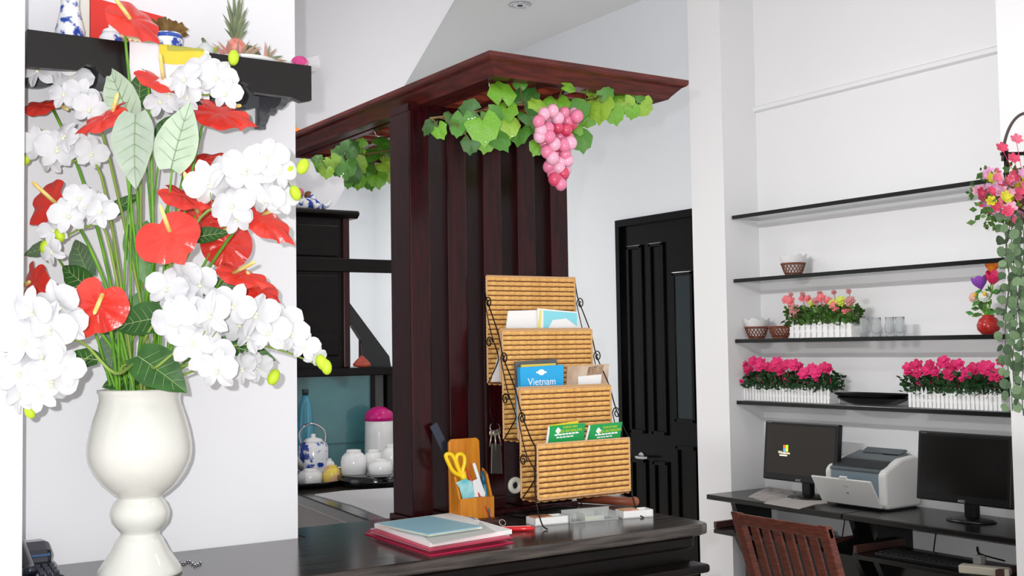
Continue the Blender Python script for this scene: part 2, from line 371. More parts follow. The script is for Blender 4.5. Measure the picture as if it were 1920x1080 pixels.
part('brown_bloom', MB().ball(fb+Vector((.028, -.015, .075)), .02, 8, 6), M('dried_brown', (128, 84, 44), .8, bump=.6, scale=60), t, True)
rd = PL(676, 690, 1, HY+.0); c = Vector((PL(675, 680, 1, HY+.01).x, HY-.008, zS))
t = thing('red_pear_ornament', 'small red pear-shaped ornament on the shelf beside the dark cabinet', 'ornament', c)
part('body', MB().lathe([(.012, 0), (.034, .006), (.036, .014), (.024, .03), (.011, .042), (.006, .05)], c, 16, 1.15, .6), M('worn_red', (168, 62, 52), .5, col2=(196, 92, 70), scale=30), t, True)
part('stalk', MB().tube([c+Vector((0, 0, .048)), c+Vector((-.004, 0, .1))], .0022, 6), M('stalk_brown', (96, 60, 54), .6), t)
# orange gourd sitting on the canopy far end
og = PL(556, 244, 1, 3.68); og = Vector((og.x+.0, 3.70, 2.232))
t = thing('orange_gourd', 'orange fruit peeping over the far end of the overhead rack', 'fruit', og)
part('body', MB().ball(og+Vector((0, 0, .028)), .03, 14, 8, (1.1, 1, .93)), M('orange_skin', (222, 104, 24), .4), t, True)
part('stalk', MB().tube([og+Vector((0, 0, .05)), og+Vector((.004, 0, .066))], .004, 6), stemd, t)
# ---- things on the service counter
def on(px, py, z=SZ): return PL(px, py, 2, z)
pc = on(606, 911); pc2 = Vector((pc.x-.05, pc.y+.10, SZ))
solo('serving_tray', MB().lathe([(.12, 0), (.165, .004), (.185, .02), (.182, .022), (.16, .008), (0, .006)], pc2, 36), blackm, 'round black tray holding the teapot and small white cups', 'tray', pc2, None, True)
TZ = SZ+.008
def tea_set(): pass
c = on(588, 893, TZ); c = Vector((c.x, c.y, TZ))
t = thing('tea_jug', 'blue and white china teapot with wire handle on the round black tray', 'teapot', c)
part('body', MB().lathe([(.05, 0), (.056, .01), (.056, .11), (.05, .125), (.034, .132)], c, 24), bluew, t, True)
part('lid', MB().lathe([(.04, .130), (.03, .142), (.008, .148), (.01, .158), (0, .162)], c, 16), chinaw, t, True)
part('handle', MB().tube(cat_([c+Vector((-.05, 0, .12)), c+Vector((-.055, 0, .17)), c+Vector((-.01, 0, .2)), c+Vector((.045, 0, .17)), c+Vector((.048, 0, .12))]), .004, 6), chrome, t, True)
part('spout', MB().tube([c+Vector((-.05, -.01, .04)), c+Vector((-.085, -.02, .08)), c+Vector((-.1, -.02, .125))], [.016, .011, .008], 8), chinaw, t, True)
def cup(px, py, r, h, m, label, name='tea_cup', z=TZ, foot=True, group=None):
    p = on(px, py, z); p = Vector((p.x, p.y+r*.8, z))
    t = thing(name, label, 'cup', p, group)
    part('bowl', MB().lathe([(r, 0), (r*1.0, h*.55), (r*.9, h*.75), (r*.62, h*.9), (r*.55, h*.9)], p, 24), m, t, True)
    part('foot_ring', MB().lathe([(r*.56, h*.895), (r*.56, h), (r*.48, h), (r*.48, h*.93), (0, h*.93)], p, 20), m, t, True)
    return t
yel = M('yellow_cup', (240, 214, 90), .3, col2=(240, 190, 150), scale=14, lo=.45, hi=.55)
cup(590, 907, .046, .05, chinaw, 'upturned white cup at the front of the round black tray')
cup(628, 906, .032, .062, yel, 'yellow and peach patterned cup on the round black tray')
cup(618, 893, .032, .065, chinaw, 'white cup standing behind the yellow cup on the tray')
p3 = on(712, 912); p3 = Vector((p3.x+.03, p3.y+.09, SZ))
t = thing('stacked_tray', 'black lacquer tray stand with shiny rim under the white mugs', 'tray', p3)
part('rim', MB().lathe([(.135, 0), (.14, .004), (.14, .036), (.134, .038)], p3, 36), M('black_lacquer_shiny', (10, 10, 11), .12, spec=.8), t, True)
part('top', MB().lathe([(.134, .03), (0, .03)], p3, 32), blackm, t)
MZ = SZ+.031
cup(672, 893, .047, .092, chinaw, 'tall white upturned mug at the left of the shiny black tray', 'mug', MZ)
cup(722, 893, .044, .058, chinaw, 'low white upturned mug at the front of the shiny black tray', 'mug', MZ)
cup(708, 884, .04, .078, chinaw, 'white mug behind the front mugs on the black tray', 'mug', MZ)
cup(742, 885, .04, .10, chinaw, 'white mug half hidden by the board screen on the tray', 'mug', MZ)
tpos = on(708, 885); tpos = Vector((tpos.x+.1, tpos.y+.20, SZ))
t = thing('thermos_flask', 'white thermos flask with a magenta lid behind the mugs', 'thermos', tpos)
s_ = (tpos-CAM).dot(FW)/FOC; R = 27*s_
H0 = PL(708, 787, 1, tpos.y).z-SZ; H1 = PL(708, 762, 1, tpos.y).z-SZ
tcx = PL(711, 800, 1, tpos.y).x; tpos.x = tcx; t.location.x = tcx; ORG[t] = Vector(tpos)
part('body', MB().lathe([(R*1.02, 0), (R*1.04, .02), (R, H0*.7), (R*.98, H0)], tpos, 32), M('white_enamel', (240, 240, 240), .25), t, True)
part('lid', MB().lathe([(R*1.0, H0-.004), (R*1.03, H0+.012), (R*.9, H0+(H1-H0)*.6), (R*.4, H0+(H1-H0)*.95), (0, H1)], tpos, 28), M('magenta_plastic', (214, 32, 130), .25), t, True)
bp = PL(573, 830, 1, HY-.06); bp = Vector((bp.x, HY-.06, SZ))
bz = PL(573, 730, 1, HY-.06).z-SZ
t = thing('blue_bottle', 'slender blue glass bottle with a narrow neck behind the tea jug', 'bottle', bp)
part('body', MB().lathe([(.03, 0), (.034, .02), (.034, bz*.55), (.024, bz*.8), (.012, bz*.93)], bp, 20), M('blue_glass', (70, 150, 176), .08, coat=.5), t, True)
part('cap', MB().lathe([(.013, bz*.93), (.013, bz), (0, bz)], bp, 12), M('dark_cap', (40, 60, 60), .4), t, True)
# ================================================================== RIGHT: alcove shelves
SX0, SX1 = 4.30, 4.497
SH = [2.18, 1.844, 1.527, 1.205]
shelfg = M('smoked_glass_shelf', (160, 166, 168), .1, spec=.4, alpha=.4)
edgem = M('dark_shelf_edge', (20, 22, 22), .2)
nm = ('top', 'second', 'third', 'lowest')
for k, z in enumerate(SH):
    t = thing('alcove_shelf', '%s of the four thin dark-edged shelves in the white alcove' % ('topmost' if k == 0 else nm[k]), 'shelf', (4.4, 3.63, z-.012), 'thin shelves in the alcove')
    part('slab', MB().box(SX0+.006, SX1, 2.632, 4.408, z-.009, z+.009), shelfg, t)
    part('front_edge', MB().box(SX0, SX0+.006, 2.632, 4.408, z-.010, z+.010), edgem, t, bevel=.002)
ST = [z+.0092 for z in SH]
def at_shelf(px, k, x): # point on top of shelf k at depth x under this pixel column
    d = ray(px, 600); return Vector((x, d.y/d.x*x, ST[k]))
# lattice baskets
rat = M('brown_rattan', (104, 52, 36), .5, col2=(132, 72, 48), scale=30)
liner = M('white_paper_liner', (236, 236, 238), .8)
def basket(px, k, x, label, lined, s=1.0):
    p = at_shelf(px, k, x); t = thing('rattan_bowl', label, 'bowl', p, 'brown lattice bowls on the shelves')
    r0, r1, h = .04*s, .06*s, .062*s
    part('rim', MB().tube([p+Vector((r1*math.cos(a), r1*math.sin(a), h)) for a in [i*math.pi/12 for i in range(25)]], .0045, 6), rat, t, True)
    part('foot', MB().lathe([(r0, 0), (r0*1.05, .004), (r0*1.04, .012), (0, .010)], p, 20), rat, t, True)
    lat = MB()
    for i in range(18):
        for sg in (-1, 1):
            a0 = i*math.pi/9; pts = []
            for q in range(5):
                f = q/4; a = a0+sg*f*.7; r = r0+(r1-r0)*f**.8; pts.append(p+Vector((r*math.cos(a), r*math.sin(a), .008+(h-.008)*f)))
            lat.tube(pts, .0024, 5)
    part('lattice', lat, rat, t, True)
    if lined:
        def fn(u, v):
            a = u*2*math.pi; z = .012+v*(h+.03*s+.006*math.sin(a*9)*v); f = z/h; r = (r0+(r1-r0)*min(f, 1)**.8)*.86+max(0, f-1)*.03*s; return p+Vector((r*math.cos(a), r*math.sin(a), z))
        part('paper_liner', MB().grid(fn, 54, 10), liner, t, True)
    return t
basket(1490, 1, 4.40, 'brown lattice bowl with white liner alone on the second shelf', True, 1.0)
basket(1418, 2, 4.40, 'brown lattice bowl with white liner at the left end of the third shelf', True, 1.0)
basket(1462, 2, 4.36, 'empty brown lattice bowl between the lined bowl and the picket planter', False, .97)
# drinking glasses
def tumbler(px, x, label, h=.09, k=2):
    p = at_shelf(px, k, x); r = .023
    solo('drinking_glass', MB().lathe([(r*.8, 0), (r*1.05, .02), (r*1.0, h*.55), (r*.85, h*.75), (r*.95, h), (r*.85, h), (r*.75, h*.75), (r*.9, h*.5), (r*.9, .02), (0, .012)], p, 18), M('drinking_glass', (240, 243, 244), .06, trans=.8, ior=1.15), label, 'glass', p, 'clear glasses on the third shelf', True)
for px, x, l in ((1620, 4.36, 'clear glass nearest the picket planter on the third shelf'), (1643, 4.37, 'second clear glass from the picket planter on the third shelf'),
                 (1668, 4.38, 'third clear glass from the picket planter on the third shelf'), (1687, 4.38, 'clear glass farthest right in the row on the third shelf')):
    tumbler(px, x, l)
# picket planters
picketm = M('white_picket', (244, 244, 244), .55)
def planter(y0, y1, k, x, label, blooms, leafm, seed, ph=.085, pw=.024, fh=.13, buds=None):
    rnd = random.Random(seed); z = ST[k]; yc = (y0+y1)/2
    t = thing('picket_planter', label, 'planter', (x, yc, z), 'white picket fence planters with artificial flowers')
    part('trough', MB().box(x-.032, x+.032, y0+.006, y1-.006, z, z+ph*.6), picketm, t)
    part('rail', MB().box(x-.037, x-.033, y0, y1, z+ph*.30, z+ph*.40), picketm, t)
    part('rail', MB().box(x-.037, x-.033, y0, y1, z+ph*.62, z+ph*.70), picketm, t)
    n = max(4, int((y1-y0)/pw)); st = (y1-y0)/n
    def pk(yy, xx): return MB().prism([(yy-st*.34, z+.002), (yy+st*.34, z+.002), (yy+st*.34, z+ph*.78), (yy, z+ph), (yy-st*.34, z+ph*.78)], 0, xx-.003, xx)
    for i in range(n): part('picket', pk(y0+st*(i+.5), x-.037), picketm, t)
    for i in range(n): part('picket', pk(y0+st*(i+.5), x+.037), picketm, t)
    lv = MB()
    for i in range(int((y1-y0)*2200)):
        p = Vector((x+rnd.uniform(-.06, .05), rnd.uniform(y0-.02, y1+.02), z+ph*.72+rnd.random()**1.3*fh*.62))
        d = Vector((rnd.uniform(-1, .3), rnd.uniform(-1, 1), rnd.uniform(-.3, 1))).normalized(); sd = d.cross(Vector((rnd.random(), rnd.random(), 1))).normalized()
        L = rnd.uniform(.02, .036)
        lv.add([p, p+d*L*.5+sd*L*.38, p+d*L, p+d*L*.5-sd*L*.38], [(0, 1, 2, 3)])
    part('foliage', lv, leafm, t, kind='stuff')
    for (fy, fz, r, m) in blooms:
        p = Vector((x-.05+rnd.uniform(-.015, .03), yc+fy, z+ph+fz)); mb = MB()
        for q in range(3):
            mb2 = little_flower(p+Vector((-.006*q, 0, .004*q)), r*(1-.25*q), None, Vector((-.85, -.35, .45+rnd.uniform(-.3, .3))), 6, rnd.random()); mb.add(mb2.v, mb2.f)
        mb.tube([p, p+Vector((.02, 0, -fz))], .0018, 5)
        part('bloom', mb, m, t)
    return t
mag = M('magenta_petal', (226, 44, 116), .6); magd = M('deep_magenta_petal', (206, 30, 96), .6)
leafd = M('dark_planter_leaf', (34, 66, 38), .5, col2=(52, 92, 48), scale=40)
leafl = M('light_planter_leaf', (88, 126, 48), .5, col2=(56, 96, 44), scale=40)
pinkb = M('coral_pink_petal', (232, 122, 128), .6); lime = M('lime_petal', (204, 214, 84), .6); brn = M('faded_pink_petal', (196, 132, 130), .7)
def yspan(pa, pb, x): return sorted((at_shelf(pa, 0, x).y, at_shelf(pb, 0, x).y))
def mbl(seed, L):
    r = random.Random(seed); out = []
    for i in range(19): out.append((-L/2+L*(i+.5)/19*1.06-.01+r.uniform(-.012, .012), r.uniform(.045, .115), r.uniform(.022, .036), r.choice((mag, mag, magd))))
    for i in range(4): out.append((r.uniform(-L/2, L/2), r.uniform(.01, .04), .013, mag))
    return out
y0, y1 = yspan(1386, 1562, 4.40); planter(y0, y1-.012, 3, 4.40, 'white picket planter of magenta flowers on the lowest shelf, above the left monitor', mbl(3, y1-y0), leafd, 1, .088, .021)
y0, y1 = yspan(1708, 1884, 4.40); planter(y0, y1, 3, 4.40, 'white picket planter of magenta flowers on the lowest shelf, above the right monitor', mbl(8, y1-y0), leafd, 2, .095, .021)
y0, y1 = yspan(1489, 1608, 4.40); L = y1-y0
r = random.Random(5); bl = [(-L/2+L*(i+.5)/14*1.1-.02, r.uniform(.03, .105), r.uniform(.02, .03), r.choice((lime, pinkb, lime, pinkb, brn))) for i in range(14)]+[(q, .125, .014, brn) for q in (-.19, -.09, .0, .1, .17)]
planter(y0, y1, 2, 4.40, 'white picket planter of lime and pink flowers on the third shelf', bl, leafl, 3, .092, .036)
# black dishes
dm = M('black_dish', (20, 18, 18), .3); 
def dish(z, x, yc, L, W, h, label, m):
    def fn(u, v):
        a = u*2*math.pi; q = .45+.55*v; e = 4.0
        r = 1/((abs(math.cos(a)))**e+(abs(math.sin(a)))**e)**(1/e)
        r = r*(1-.0*v); return Vector((x+W/2*q*r*math.cos(a), yc+L/2*q*r*math.sin(a), z+h*v**1.6))
    mb = MB().grid(fn, 48, 6)
    fn2 = lambda u, v: fn(u, v)+Vector((0, 0, .004))
    mb.grid(fn2, 48, 6)
    n = len(mb.v); mb.add([(x, yc, z)]+[fn(i/48, 0) for i in range(48)], [(0, 1+(i+1) % 48, 1+i) for i in range(48)])
    mb.add([(x, yc, z+.004)]+[fn2(i/48, 0) for i in range(48)], [(0, 1+i, 1+(i+1) % 48) for i in range(48)])
    solo('serving_dish', mb, m, label, 'dish', (x, yc, z), 'black dishes between the planters', True)
yd = at_shelf(1632, 3, 4.40).y
dish(ST[3]+.0, 4.40, yd, .37, .15, .034, 'lower of the two stacked black dishes on the lowest shelf', dm)
dish(ST[3]+.018, 4.40, yd+.005, .39, .16, .034, 'upper of the two stacked black dishes on the lowest shelf', dm)
# red vase of tulips
p = at_shelf(1853, 2, 4.37); vz = p.copy()
t = thing('red_vase', 'small round red glazed vase at the right end of the third shelf', 'vase', p)
part('body', MB().lathe([(.026, 0), (.046, .022), (.048, .042), (.038, .066), (.024, .076), (.026, .084), (.02, .082), (.018, .07)], p, 28), M('red_glaze', (172, 34, 28), .12, coat=.4), t, True)
def tulip(px, py, r, m, label, kind='tulip', d=0):
    q = PL(px, py, 0, vz.x-.01+d); base = vz+Vector((0, 0, .06))
    t = thing('artificial_tulip' if kind == 'tulip' else 'artificial_daisy', label, 'flower', base)
    part('stem', MB().tube(bez(base, (vz+q)/2+Vector((0, 0, .04)), q-Vector((0, 0, r*.8)), 6), .003, 6), stemm, t, True)
    if kind == 'tulip':
        dr = (q-base).normalized(); fr = frame(q-dr*r, dr, X_)
        mb = MB()
        for k in range(6):
            a = k*math.pi/3
            def fn(u, v):
                aa = a+(u-.5)*1.25; rr = r*(.15+.75*math.sin(min(1, v*1.2)*1.5)+.25*v); return fr @ Vector((rr*math.cos(aa), rr*math.sin(aa), r*2.0*v*(1-.9*(u-.5)**2)))
            mb.grid(fn, 4, 5)
        part('petals', mb, m, t, True)
    else:
        mb = MB()
        for k in range(3):
            m2 = little_flower(q+Vector((-.008*k, 0, .004*k)), r*(1.1-.2*k), None, Vector((-.8, -.4, .5)), 9, k); mb.add(m2.v, m2.f)
        part('petals', mb, m, t); part('centre', MB().ball(q+Vector((-.02, -.01, .015)), r*.35, 8, 6), M('daisy_centre', (236, 186, 50), .6), t, True)
    lf = MB(); d2 = Vector((random.uniform(-.5, .2), random.uniform(-.6, .8), .9)); mid = base+(q-base)*.4
    lf.grid(lambda u, v: mid+d2*v*.05+Vector((0, 1, .2))*(u-.5)*.028*math.sin(math.pi*min(.98, v*.8+.15)), 2, 5)
    part('leaf', lf, leafl, t, True)
tulip(1860, 500, .026, M('orange_tulip', (232, 70, 28), .5, col2=(244, 160, 40), scale=16), 'orange-red tulip standing tallest in the small red vase')
tulip(1837, 530, .028, M('purple_tulip', (144, 72, 186), .5), 'purple tulip in the small red vase')
tulip(1862, 522, .028, M('pink_tulip', (220, 40, 100), .5), 'deep pink tulip below the orange one in the red vase', d=-.03)
tulip(1830, 560, .026, M('pale_pink_daisy', (228, 190, 176), .6), 'pale pink daisy with yellow centre in the red vase', 'daisy')
tulip(1848, 558, .026, M('white_daisy', (226, 234, 226), .6), 'white daisy in the red vase', 'daisy', -.02)
fl = MB(); r = random.Random(9)
t = thing('vase_greenery', 'green leaves spilling over the small red vase', 'foliage', vz+Vector((0, 0, .07)))
for i in range(26):
    q = PL(1832+r.uniform(-14, 34), 575+r.uniform(-28, 16), 0, vz.x+r.uniform(-.05, .03)); d = Vector((r.uniform(-.5, .3), r.uniform(-1, 1), r.uniform(-.2, .9))).normalized(); sd = d.cross(X_).normalized(); L = .045
    part('leaf', MB().add([q, q+d*L*.5+sd*L*.22-X_*.006, q+d*L, q+d*L*.5-sd*L*.22-X_*.006], [(0, 1, 2, 3)]), leafl if i % 2 else M('bright_leaf', (72, 138, 62), .5), t)
part('stem', MB().tube([vz+Vector((0, 0, .03)), vz+Vector((0, .02, .13))], .004, 6), stemm, t)
# ================================================================== DESKS
DZ = .75
def desk(y0, y1, label, xf=4.05):
    t = thing('computer_desk', label, 'desk', ((xf+4.49)/2, (y0+y1)/2, 0), 'black computer desks in the alcove')
    part('desk_top', MB().prism([(xf, y0), (4.495, y0), (4.495, y1), (xf, y1)], 2, DZ-.025, DZ), deskm, t, bevel=.004)
    for y in (y0+.04, y1-.07):
        part('side_panel', MB().prism([(xf+.12, DZ-.025), (xf+.16, .62), (xf+.02, .60), (xf+.01, .57), (xf+.14, .54), (xf+.22, .40), (xf+.24, .06), (xf+.02, .05), (xf+.02, 0), (4.49, 0), (4.49, .06), (4.44, .1), (4.44, DZ-.025)], 1, y, y+.03), deskm, t)
    part('keyboard_tray', MB().box(xf-.05, xf+.27, y0+.09, y1-.10, .572, .592), deskm, t, bevel=.003)
    for y in (y0+.072, y1-.10): part('tray_runner', MB().box(xf-.03, xf+.30, y, y+.018, .594, .625), M('brown_runner', (70, 44, 40), .4), t)
    part('modesty_panel', MB().box(4.30, 4.315, y0+.07, y1-.07, .08, .56), deskm, t)
    part('footrest', MB().box(xf+.1, 4.42, y0+.07, y1-.07, .2, .222), deskm, t)
    return t
dys = (2.645, 3.51, 4.385)
desk(dys[1]+.003, dys[2], 'black computer desk under the left monitor')
desk(dys[0], dys[1]-.003, 'black computer desk under the right monitor and printer')
def monitor(yc, W, H, zb, xs, label, logo):
    t = thing('computer_monitor', label, 'monitor', (xs+.05, yc, DZ), 'black flat monitors on the desks')
    tl = math.radians(6); Rm = Matrix.Rotation(tl, 3, 'Y'); c = Vector((xs+.018, yc, zb+H/2))
    part('casing', MB().obox(c, (.03, W, H), Rm), plasblk, t, bevel=.006)
    part('casing_back', MB().obox(c+Rm @ Vector((.025, 0, -.01)), (.03, W*.6, H*.6), Rm), plasblk, t, bevel=.008)
    bz = .018
    part('screen', MB().obox(c+Rm @ Vector((-.0155, 0, .008)), (.0015, W-2*bz, H-2*bz-.016), Rm), M('screen_glass', (20, 18, 16), .18, spec=.4) if not logo else M('lit_dark_screen', (30, 26, 22), .2, emit=.6), t)
    part('neck', MB().box(xs+.04, xs+.075, yc-.028, yc+.028, DZ+.012, zb+H*.35), plasblk, t, bevel=.006)
    part('base', MB().lathe([(.105, 0), (.108, .004), (.09, .012), (.035, .02), (0, .02)], (xs+.05, yc, DZ), 36, .78, 1.0), plasblk, t, True)
    fm = lambda dy, dz, e=.0168: Matrix.Translation(c+Rm @ Vector((-e, dy, dz))) @ Rm.to_4x4() @ FX((0, 0, 0))
    text('brand_lettering', 'AOC', .016, M('silver_print', (200, 200, 205), .4), t, fm(0, -H/2+.005))
    part('model_mark', MB().obox(c+Rm @ Vector((-.0155, W/2-.03, H/2-.009)), (.001, .03, .003), Rm), M('dim_print', (90, 90, 92), .4), t)
    if logo:
        ly, lz = W*.21, -H*.03
        for (dy, dz, cc) in ((.0085, .0085, (240, 90, 40)), (-.0085, .0095, (150, 220, 40)), (.0085, -.0085, (70, 140, 250)), (-.0085, -.0075, (250, 230, 50))):
            q = c+Rm @ Vector((-.0168, ly-.01+dy, lz+.022+dz))
            part('logo_pane', MB().obox(q, (.0006, .0155, .0155), Rm), M('lit_%d_%d' % cc[:2], cc, .5, emit=1.0), t)
        text('screen_lettering', 'Windows', .02, M('lit_cream', (250, 238, 200), .5, emit=1.0), t, fm(ly, lz-.006))
        part('logo_underline', MB().obox(c+Rm @ Vector((-.0168, ly+.004, lz-.013)), (.0006, .05, .006), Rm), M('lit_cream', (250, 238, 200)), t)
    return t
monitor(3.955, .475, .292, .83, 4.27, 'black flat monitor with a small coloured logo lit on its screen, left of the printer', True)
monitor(3.03, .455, .295, .826, 4.25, 'black flat monitor with a blank screen at the right end of the desk', False)
# printer
t = thing('laser_printer', 'white and grey laser printer with its front tray folded open', 'printer', (4.36, 3.59, DZ))
pw = M('printer_white', (226, 226, 224), .4); pg = M('printer_grey', (96, 104, 108), .4); pgd = M('printer_dark', (44, 48, 50), .5)
Y0, Y1 = 3.415, 3.765; XF, XB = 4.235, 4.475
part('body', MB().prism([(XF+.02, DZ+.012), (XB, DZ+.012), (XB, DZ+.225), (XF+.1, DZ+.215), (XF+.02, DZ+.19)], 1, Y0+.03, Y1-.03), pgd, t)
for ya, yb in ((Y0, Y0+.045), (Y1-.03, Y1)):
    part('side_shell', MB().prism([(XF+.012, DZ+.008), (XB, DZ+.008), (XB+.01, DZ+.03), (XB+.01, DZ+.225), (XB-.03, DZ+.238), (XF+.12, DZ+.228), (XF+.02, DZ+.185), (XF, DZ+.165), (XF, DZ+.03)], 1, ya, yb), pw, t, bevel=.012)
part('top_cover', MB().prism([(XF+.005, DZ+.178), (XF+.12, DZ+.222), (XB-.02, DZ+.245), (XB-.02, DZ+.232), (XF+.12, DZ+.205), (XF+.01, DZ+.162)], 1, Y0+.04, Y1-.025), pg, t, bevel=.004)
part('output_recess', MB().prism([(XF+.07, DZ+.2035), (XF+.2, DZ+.2395), (XF+.2, DZ+.2415), (XF+.07, DZ+.2065)], 1, Y0+.07, Y0+.16), pgd, t)
part('paper_stop', MB().prism([(XB-.06, DZ+.24), (XB-.02, DZ+.262), (XB, DZ+.256), (XB-.02, DZ+.238)], 1, Y0+.06, Y1-.07), pg, t, bevel=.003)
part('front_panel', MB().box(XF+.01, XF+.02, Y0+.045, Y1-.03, DZ+.02, DZ+.165), M('printer_blue_grey', (120, 136, 146), .4), t)
part('front_tray', MB().pbox((XF-.005, Y0+.02, DZ+.012), (0, Y1-Y0-.005, 0), (-.075, 0, .125), (.008, 0, .005)), pw, t, bevel=.003)
part('tray_tab', MB().pbox((XF-.078, (Y0+Y1)/2-.02, DZ+.136), (0, .04, 0), (-.006, 0, .01), (.01, 0, .006)), pw, t)
part('power_mark', MB().pbox((XF-.045, (Y0+Y1)/2-.006, DZ+.07), (0, .014, 0), (-.003, 0, .004), (-.001, 0, 0)), pgd, t)
text('brand_lettering', 'Canon', .012, M('printer_print', (150, 152, 156), .5), t, frame((XF-.058, (Y0+Y1)/2, DZ+.10), (-.125, 0, -.075), Z_))
part('foot', MB().box(XF+.05, XB-.02, Y0+.02, Y1-.02, DZ, DZ+.012), pgd, t)
# papers on the desk
def sheet(name, pts, label, m, z=DZ, th=.002, cat='paper'):
    q = [PL(x, y, 2, z) for x, y in pts]; return solo(name, MB().prism([(p.x, p.y) for p in q], 2, z+.0002, z+th), m, label, cat)
newsm = M('newsprint', (176, 170, 168), .8, col2=(130, 128, 128), scale=16, stretch=(1, 3, 1), lo=.5, hi=.6)
sheet('newspaper', [(1402, 932), (1440, 913), (1492, 922), (1486, 932), (1440, 943)], 'printed leaflet lying at the left end of the black desk', newsm)
sheet('paper_sheet', [(1432, 944), (1490, 932), (1545, 934), (1552, 944), (1530, 946), (1498, 955)], 'plain greyish sheet of paper beside the printer tray', M('grey_paper', (186, 180, 176), .8), DZ, .003)
cb = lambda pts: MB().tube(cat_(pts), .003, 6)
solo('monitor_cable', cb([(4.47, 2.93, .95), (4.485, 2.92, .86), (4.48, 2.90, .752)]), plasblk, 'black cable dropping behind the right monitor', 'cable', smooth=True)
solo('power_cable', cb([(4.49, 3.86, .74), (4.49, 3.87, .66), (4.485, 3.9, .5)]), plasblk, 'black cable hanging below the left desk', 'cable', smooth=True)
solo('mouse_cable', cb([(4.48, 3.30, .72), (4.47, 3.33, .66), (4.46, 3.35, .52)]), plasblk, 'black cable hanging below the printer', 'cable', smooth=True)
# clutter on the right desk's tray
kz = .5922
kp = PL(1770, 1045, 2, kz)
t = thing('keyboard', 'black keyboard lying on the pull-out tray of the right desk', 'keyboard', (4.12, 3.08, kz))
part('body', MB().box(4.03, 4.17, 2.90, 3.32, kz, kz+.018), plasblk, t, bevel=.004)
kk = MB()
for i in range(5):
    for j in range(15): kk.box(4.042+i*.024, 4.061+i*.024, 2.915+j*.0265, 2.937+j*.0265, kz+.018, kz+.023)
part('keys', kk, M('key_black', (28, 28, 30), .5), t, kind='stuff')
sp = PL(1790, 1055, 2, .61)
t = thing('power_strip', 'pale power strip with a plug at the right end of the desk tray', 'power strip', (4.06, 2.80, kz))
part('body', MB().obox((4.05, 2.80, kz+.017), (.055, .19, .032), Matrix.Rotation(.35, 3, 'Z')), M('beige_plastic', (170, 164, 150), .5), t, bevel=.005)
part('plug', MB().box(4.05, 4.085, 2.82, 2.855, kz+.033, kz+.068), M('grey_plug', (120, 120, 118), .5), t, bevel=.004)
part('cord', cb([(4.07, 2.84, kz+.06), (4.12, 2.88, kz+.09), (4.19, 2.92, kz+.05), (4.27, 2.86, kz+.02)]), plasblk, t, True)
# ---- slatted chair
chm = M('red_brown_teak', (122, 62, 46), .4, col2=(84, 40, 32), scale=8, stretch=(3, 3, 22))
CXB = 3.07; ya, yb = 2.715, 3.175; yc = (ya+yb)/2
t = thing('slatted_chair', 'red-brown slatted wooden chair with its back to the room, before the black desks', 'chair', (3.28, yc, 0))
lean = lambda z: CXB+(.88-z)*.34
part('top_rail', MB().prism([(lean(.885)-.014, .885), (lean(.885)+.014, .882), (lean(.84)+.014, .84), (lean(.84)-.014, .84)], 1, ya+.0, yb-.0), chm, t, bevel=.006)
part('lower_rail', MB().prism([(lean(.53)-.012, .53), (lean(.53)+.012, .53), (lean(.48)+.012, .48), (lean(.48)-.012, .48)], 1, ya+.04, yb-.04), chm, t, bevel=.004)
for y in (ya, yb-.04):
    part('back_post', MB().prism([(lean(.89)-.018, .89), (lean(.89)+.018, .885), (lean(.40)+.018, .40), (lean(.40)-.05, 0), (lean(.40)-.085, 0), (lean(.40)-.018, .40)], 1, y, y+.04), chm, t, bevel=.005)
    part('front_leg', MB().box(3.50, 3.54, y, y+.04, 0, .44), chm, t, bevel=.004)
    part('side_rail', MB().box(lean(.44)+.01, 3.50, y+.006, y+.034, .38, .43), chm, t)
nS = 6
for k in range(nS):
    y = ya+.072+k*(yb-ya-.144-.034)/(nS-1)
    part('back_slat', MB().prism([(lean(.845)-.007, .845), (lean(.845)+.007, .845), (lean(.5)+.007, .5), (lean(.5)-.007, .5)], 1, y, y+.034), chm, t, bevel=.003)
for k in range(6):
    x = lean(.44)+.04+k*.06
    part('seat_slat', MB().box(x, x+.045, ya, yb, .43, .45), chm, t, bevel=.003)
# ================================================================== PILLAR SHELF
FYP = 2.52; zt = 2.195; zb2 = 2.112
t = thing('pillar_shelf', 'black wooden shelf on scalloped brackets fixed to the white pillar', 'shelf', (.78, 2.62, zb2))
part('shelf_board', MB().box(.46, 1.088, FYP+.02, 2.719, zt-.02, zt), woodk, t)
def scal(x0, x1, z, n, dep):
    pts = []
    w = (x1-x0)/n
    for k in range(n):
        for i in range(8):
            u = i/8; pts.append((x0+w*(k+u), z-dep*abs(math.sin(math.pi*u))**.6))
    return pts
part('front_board', MB().prism([(.46, zt), (1.095, zt), (1.095, zb2), (1.07, zb2-.006), (1.045, zb2+.002), (.955, zb2+.004), (.94, zb2+.02), (.925, zb2+.026), (.905, zb2+.012), (.89, zb2+.024), (.875, zb2+.02), (.86, zb2+.004), (.62, zb2+.004), (.60, zb2+.02), (.58, zb2+.024), (.56, zb2+.008), (.46, zb2+.004)][::-1], 1, FYP, FYP+.02), M('black_shelf_wood', (14, 9, 8), .3), t)
part('end_board', MB().box(1.073, 1.093, FYP+.02, 2.719, zb2+.02, zt), woodk, t)
brk = M('bracket_wood_sheen', (92, 94, 100), .35)  # dark wood, its grey sheen put into the base colour
part('back_apron', MB().prism([(.46, zt-.02), (1.04, zt-.02), (1.04, 2.115)]+[(x, z) for x, z in scal(.46, 1.04, 2.135, 6, .022)][::-1], 1, 2.70, 2.7195), brk, t)
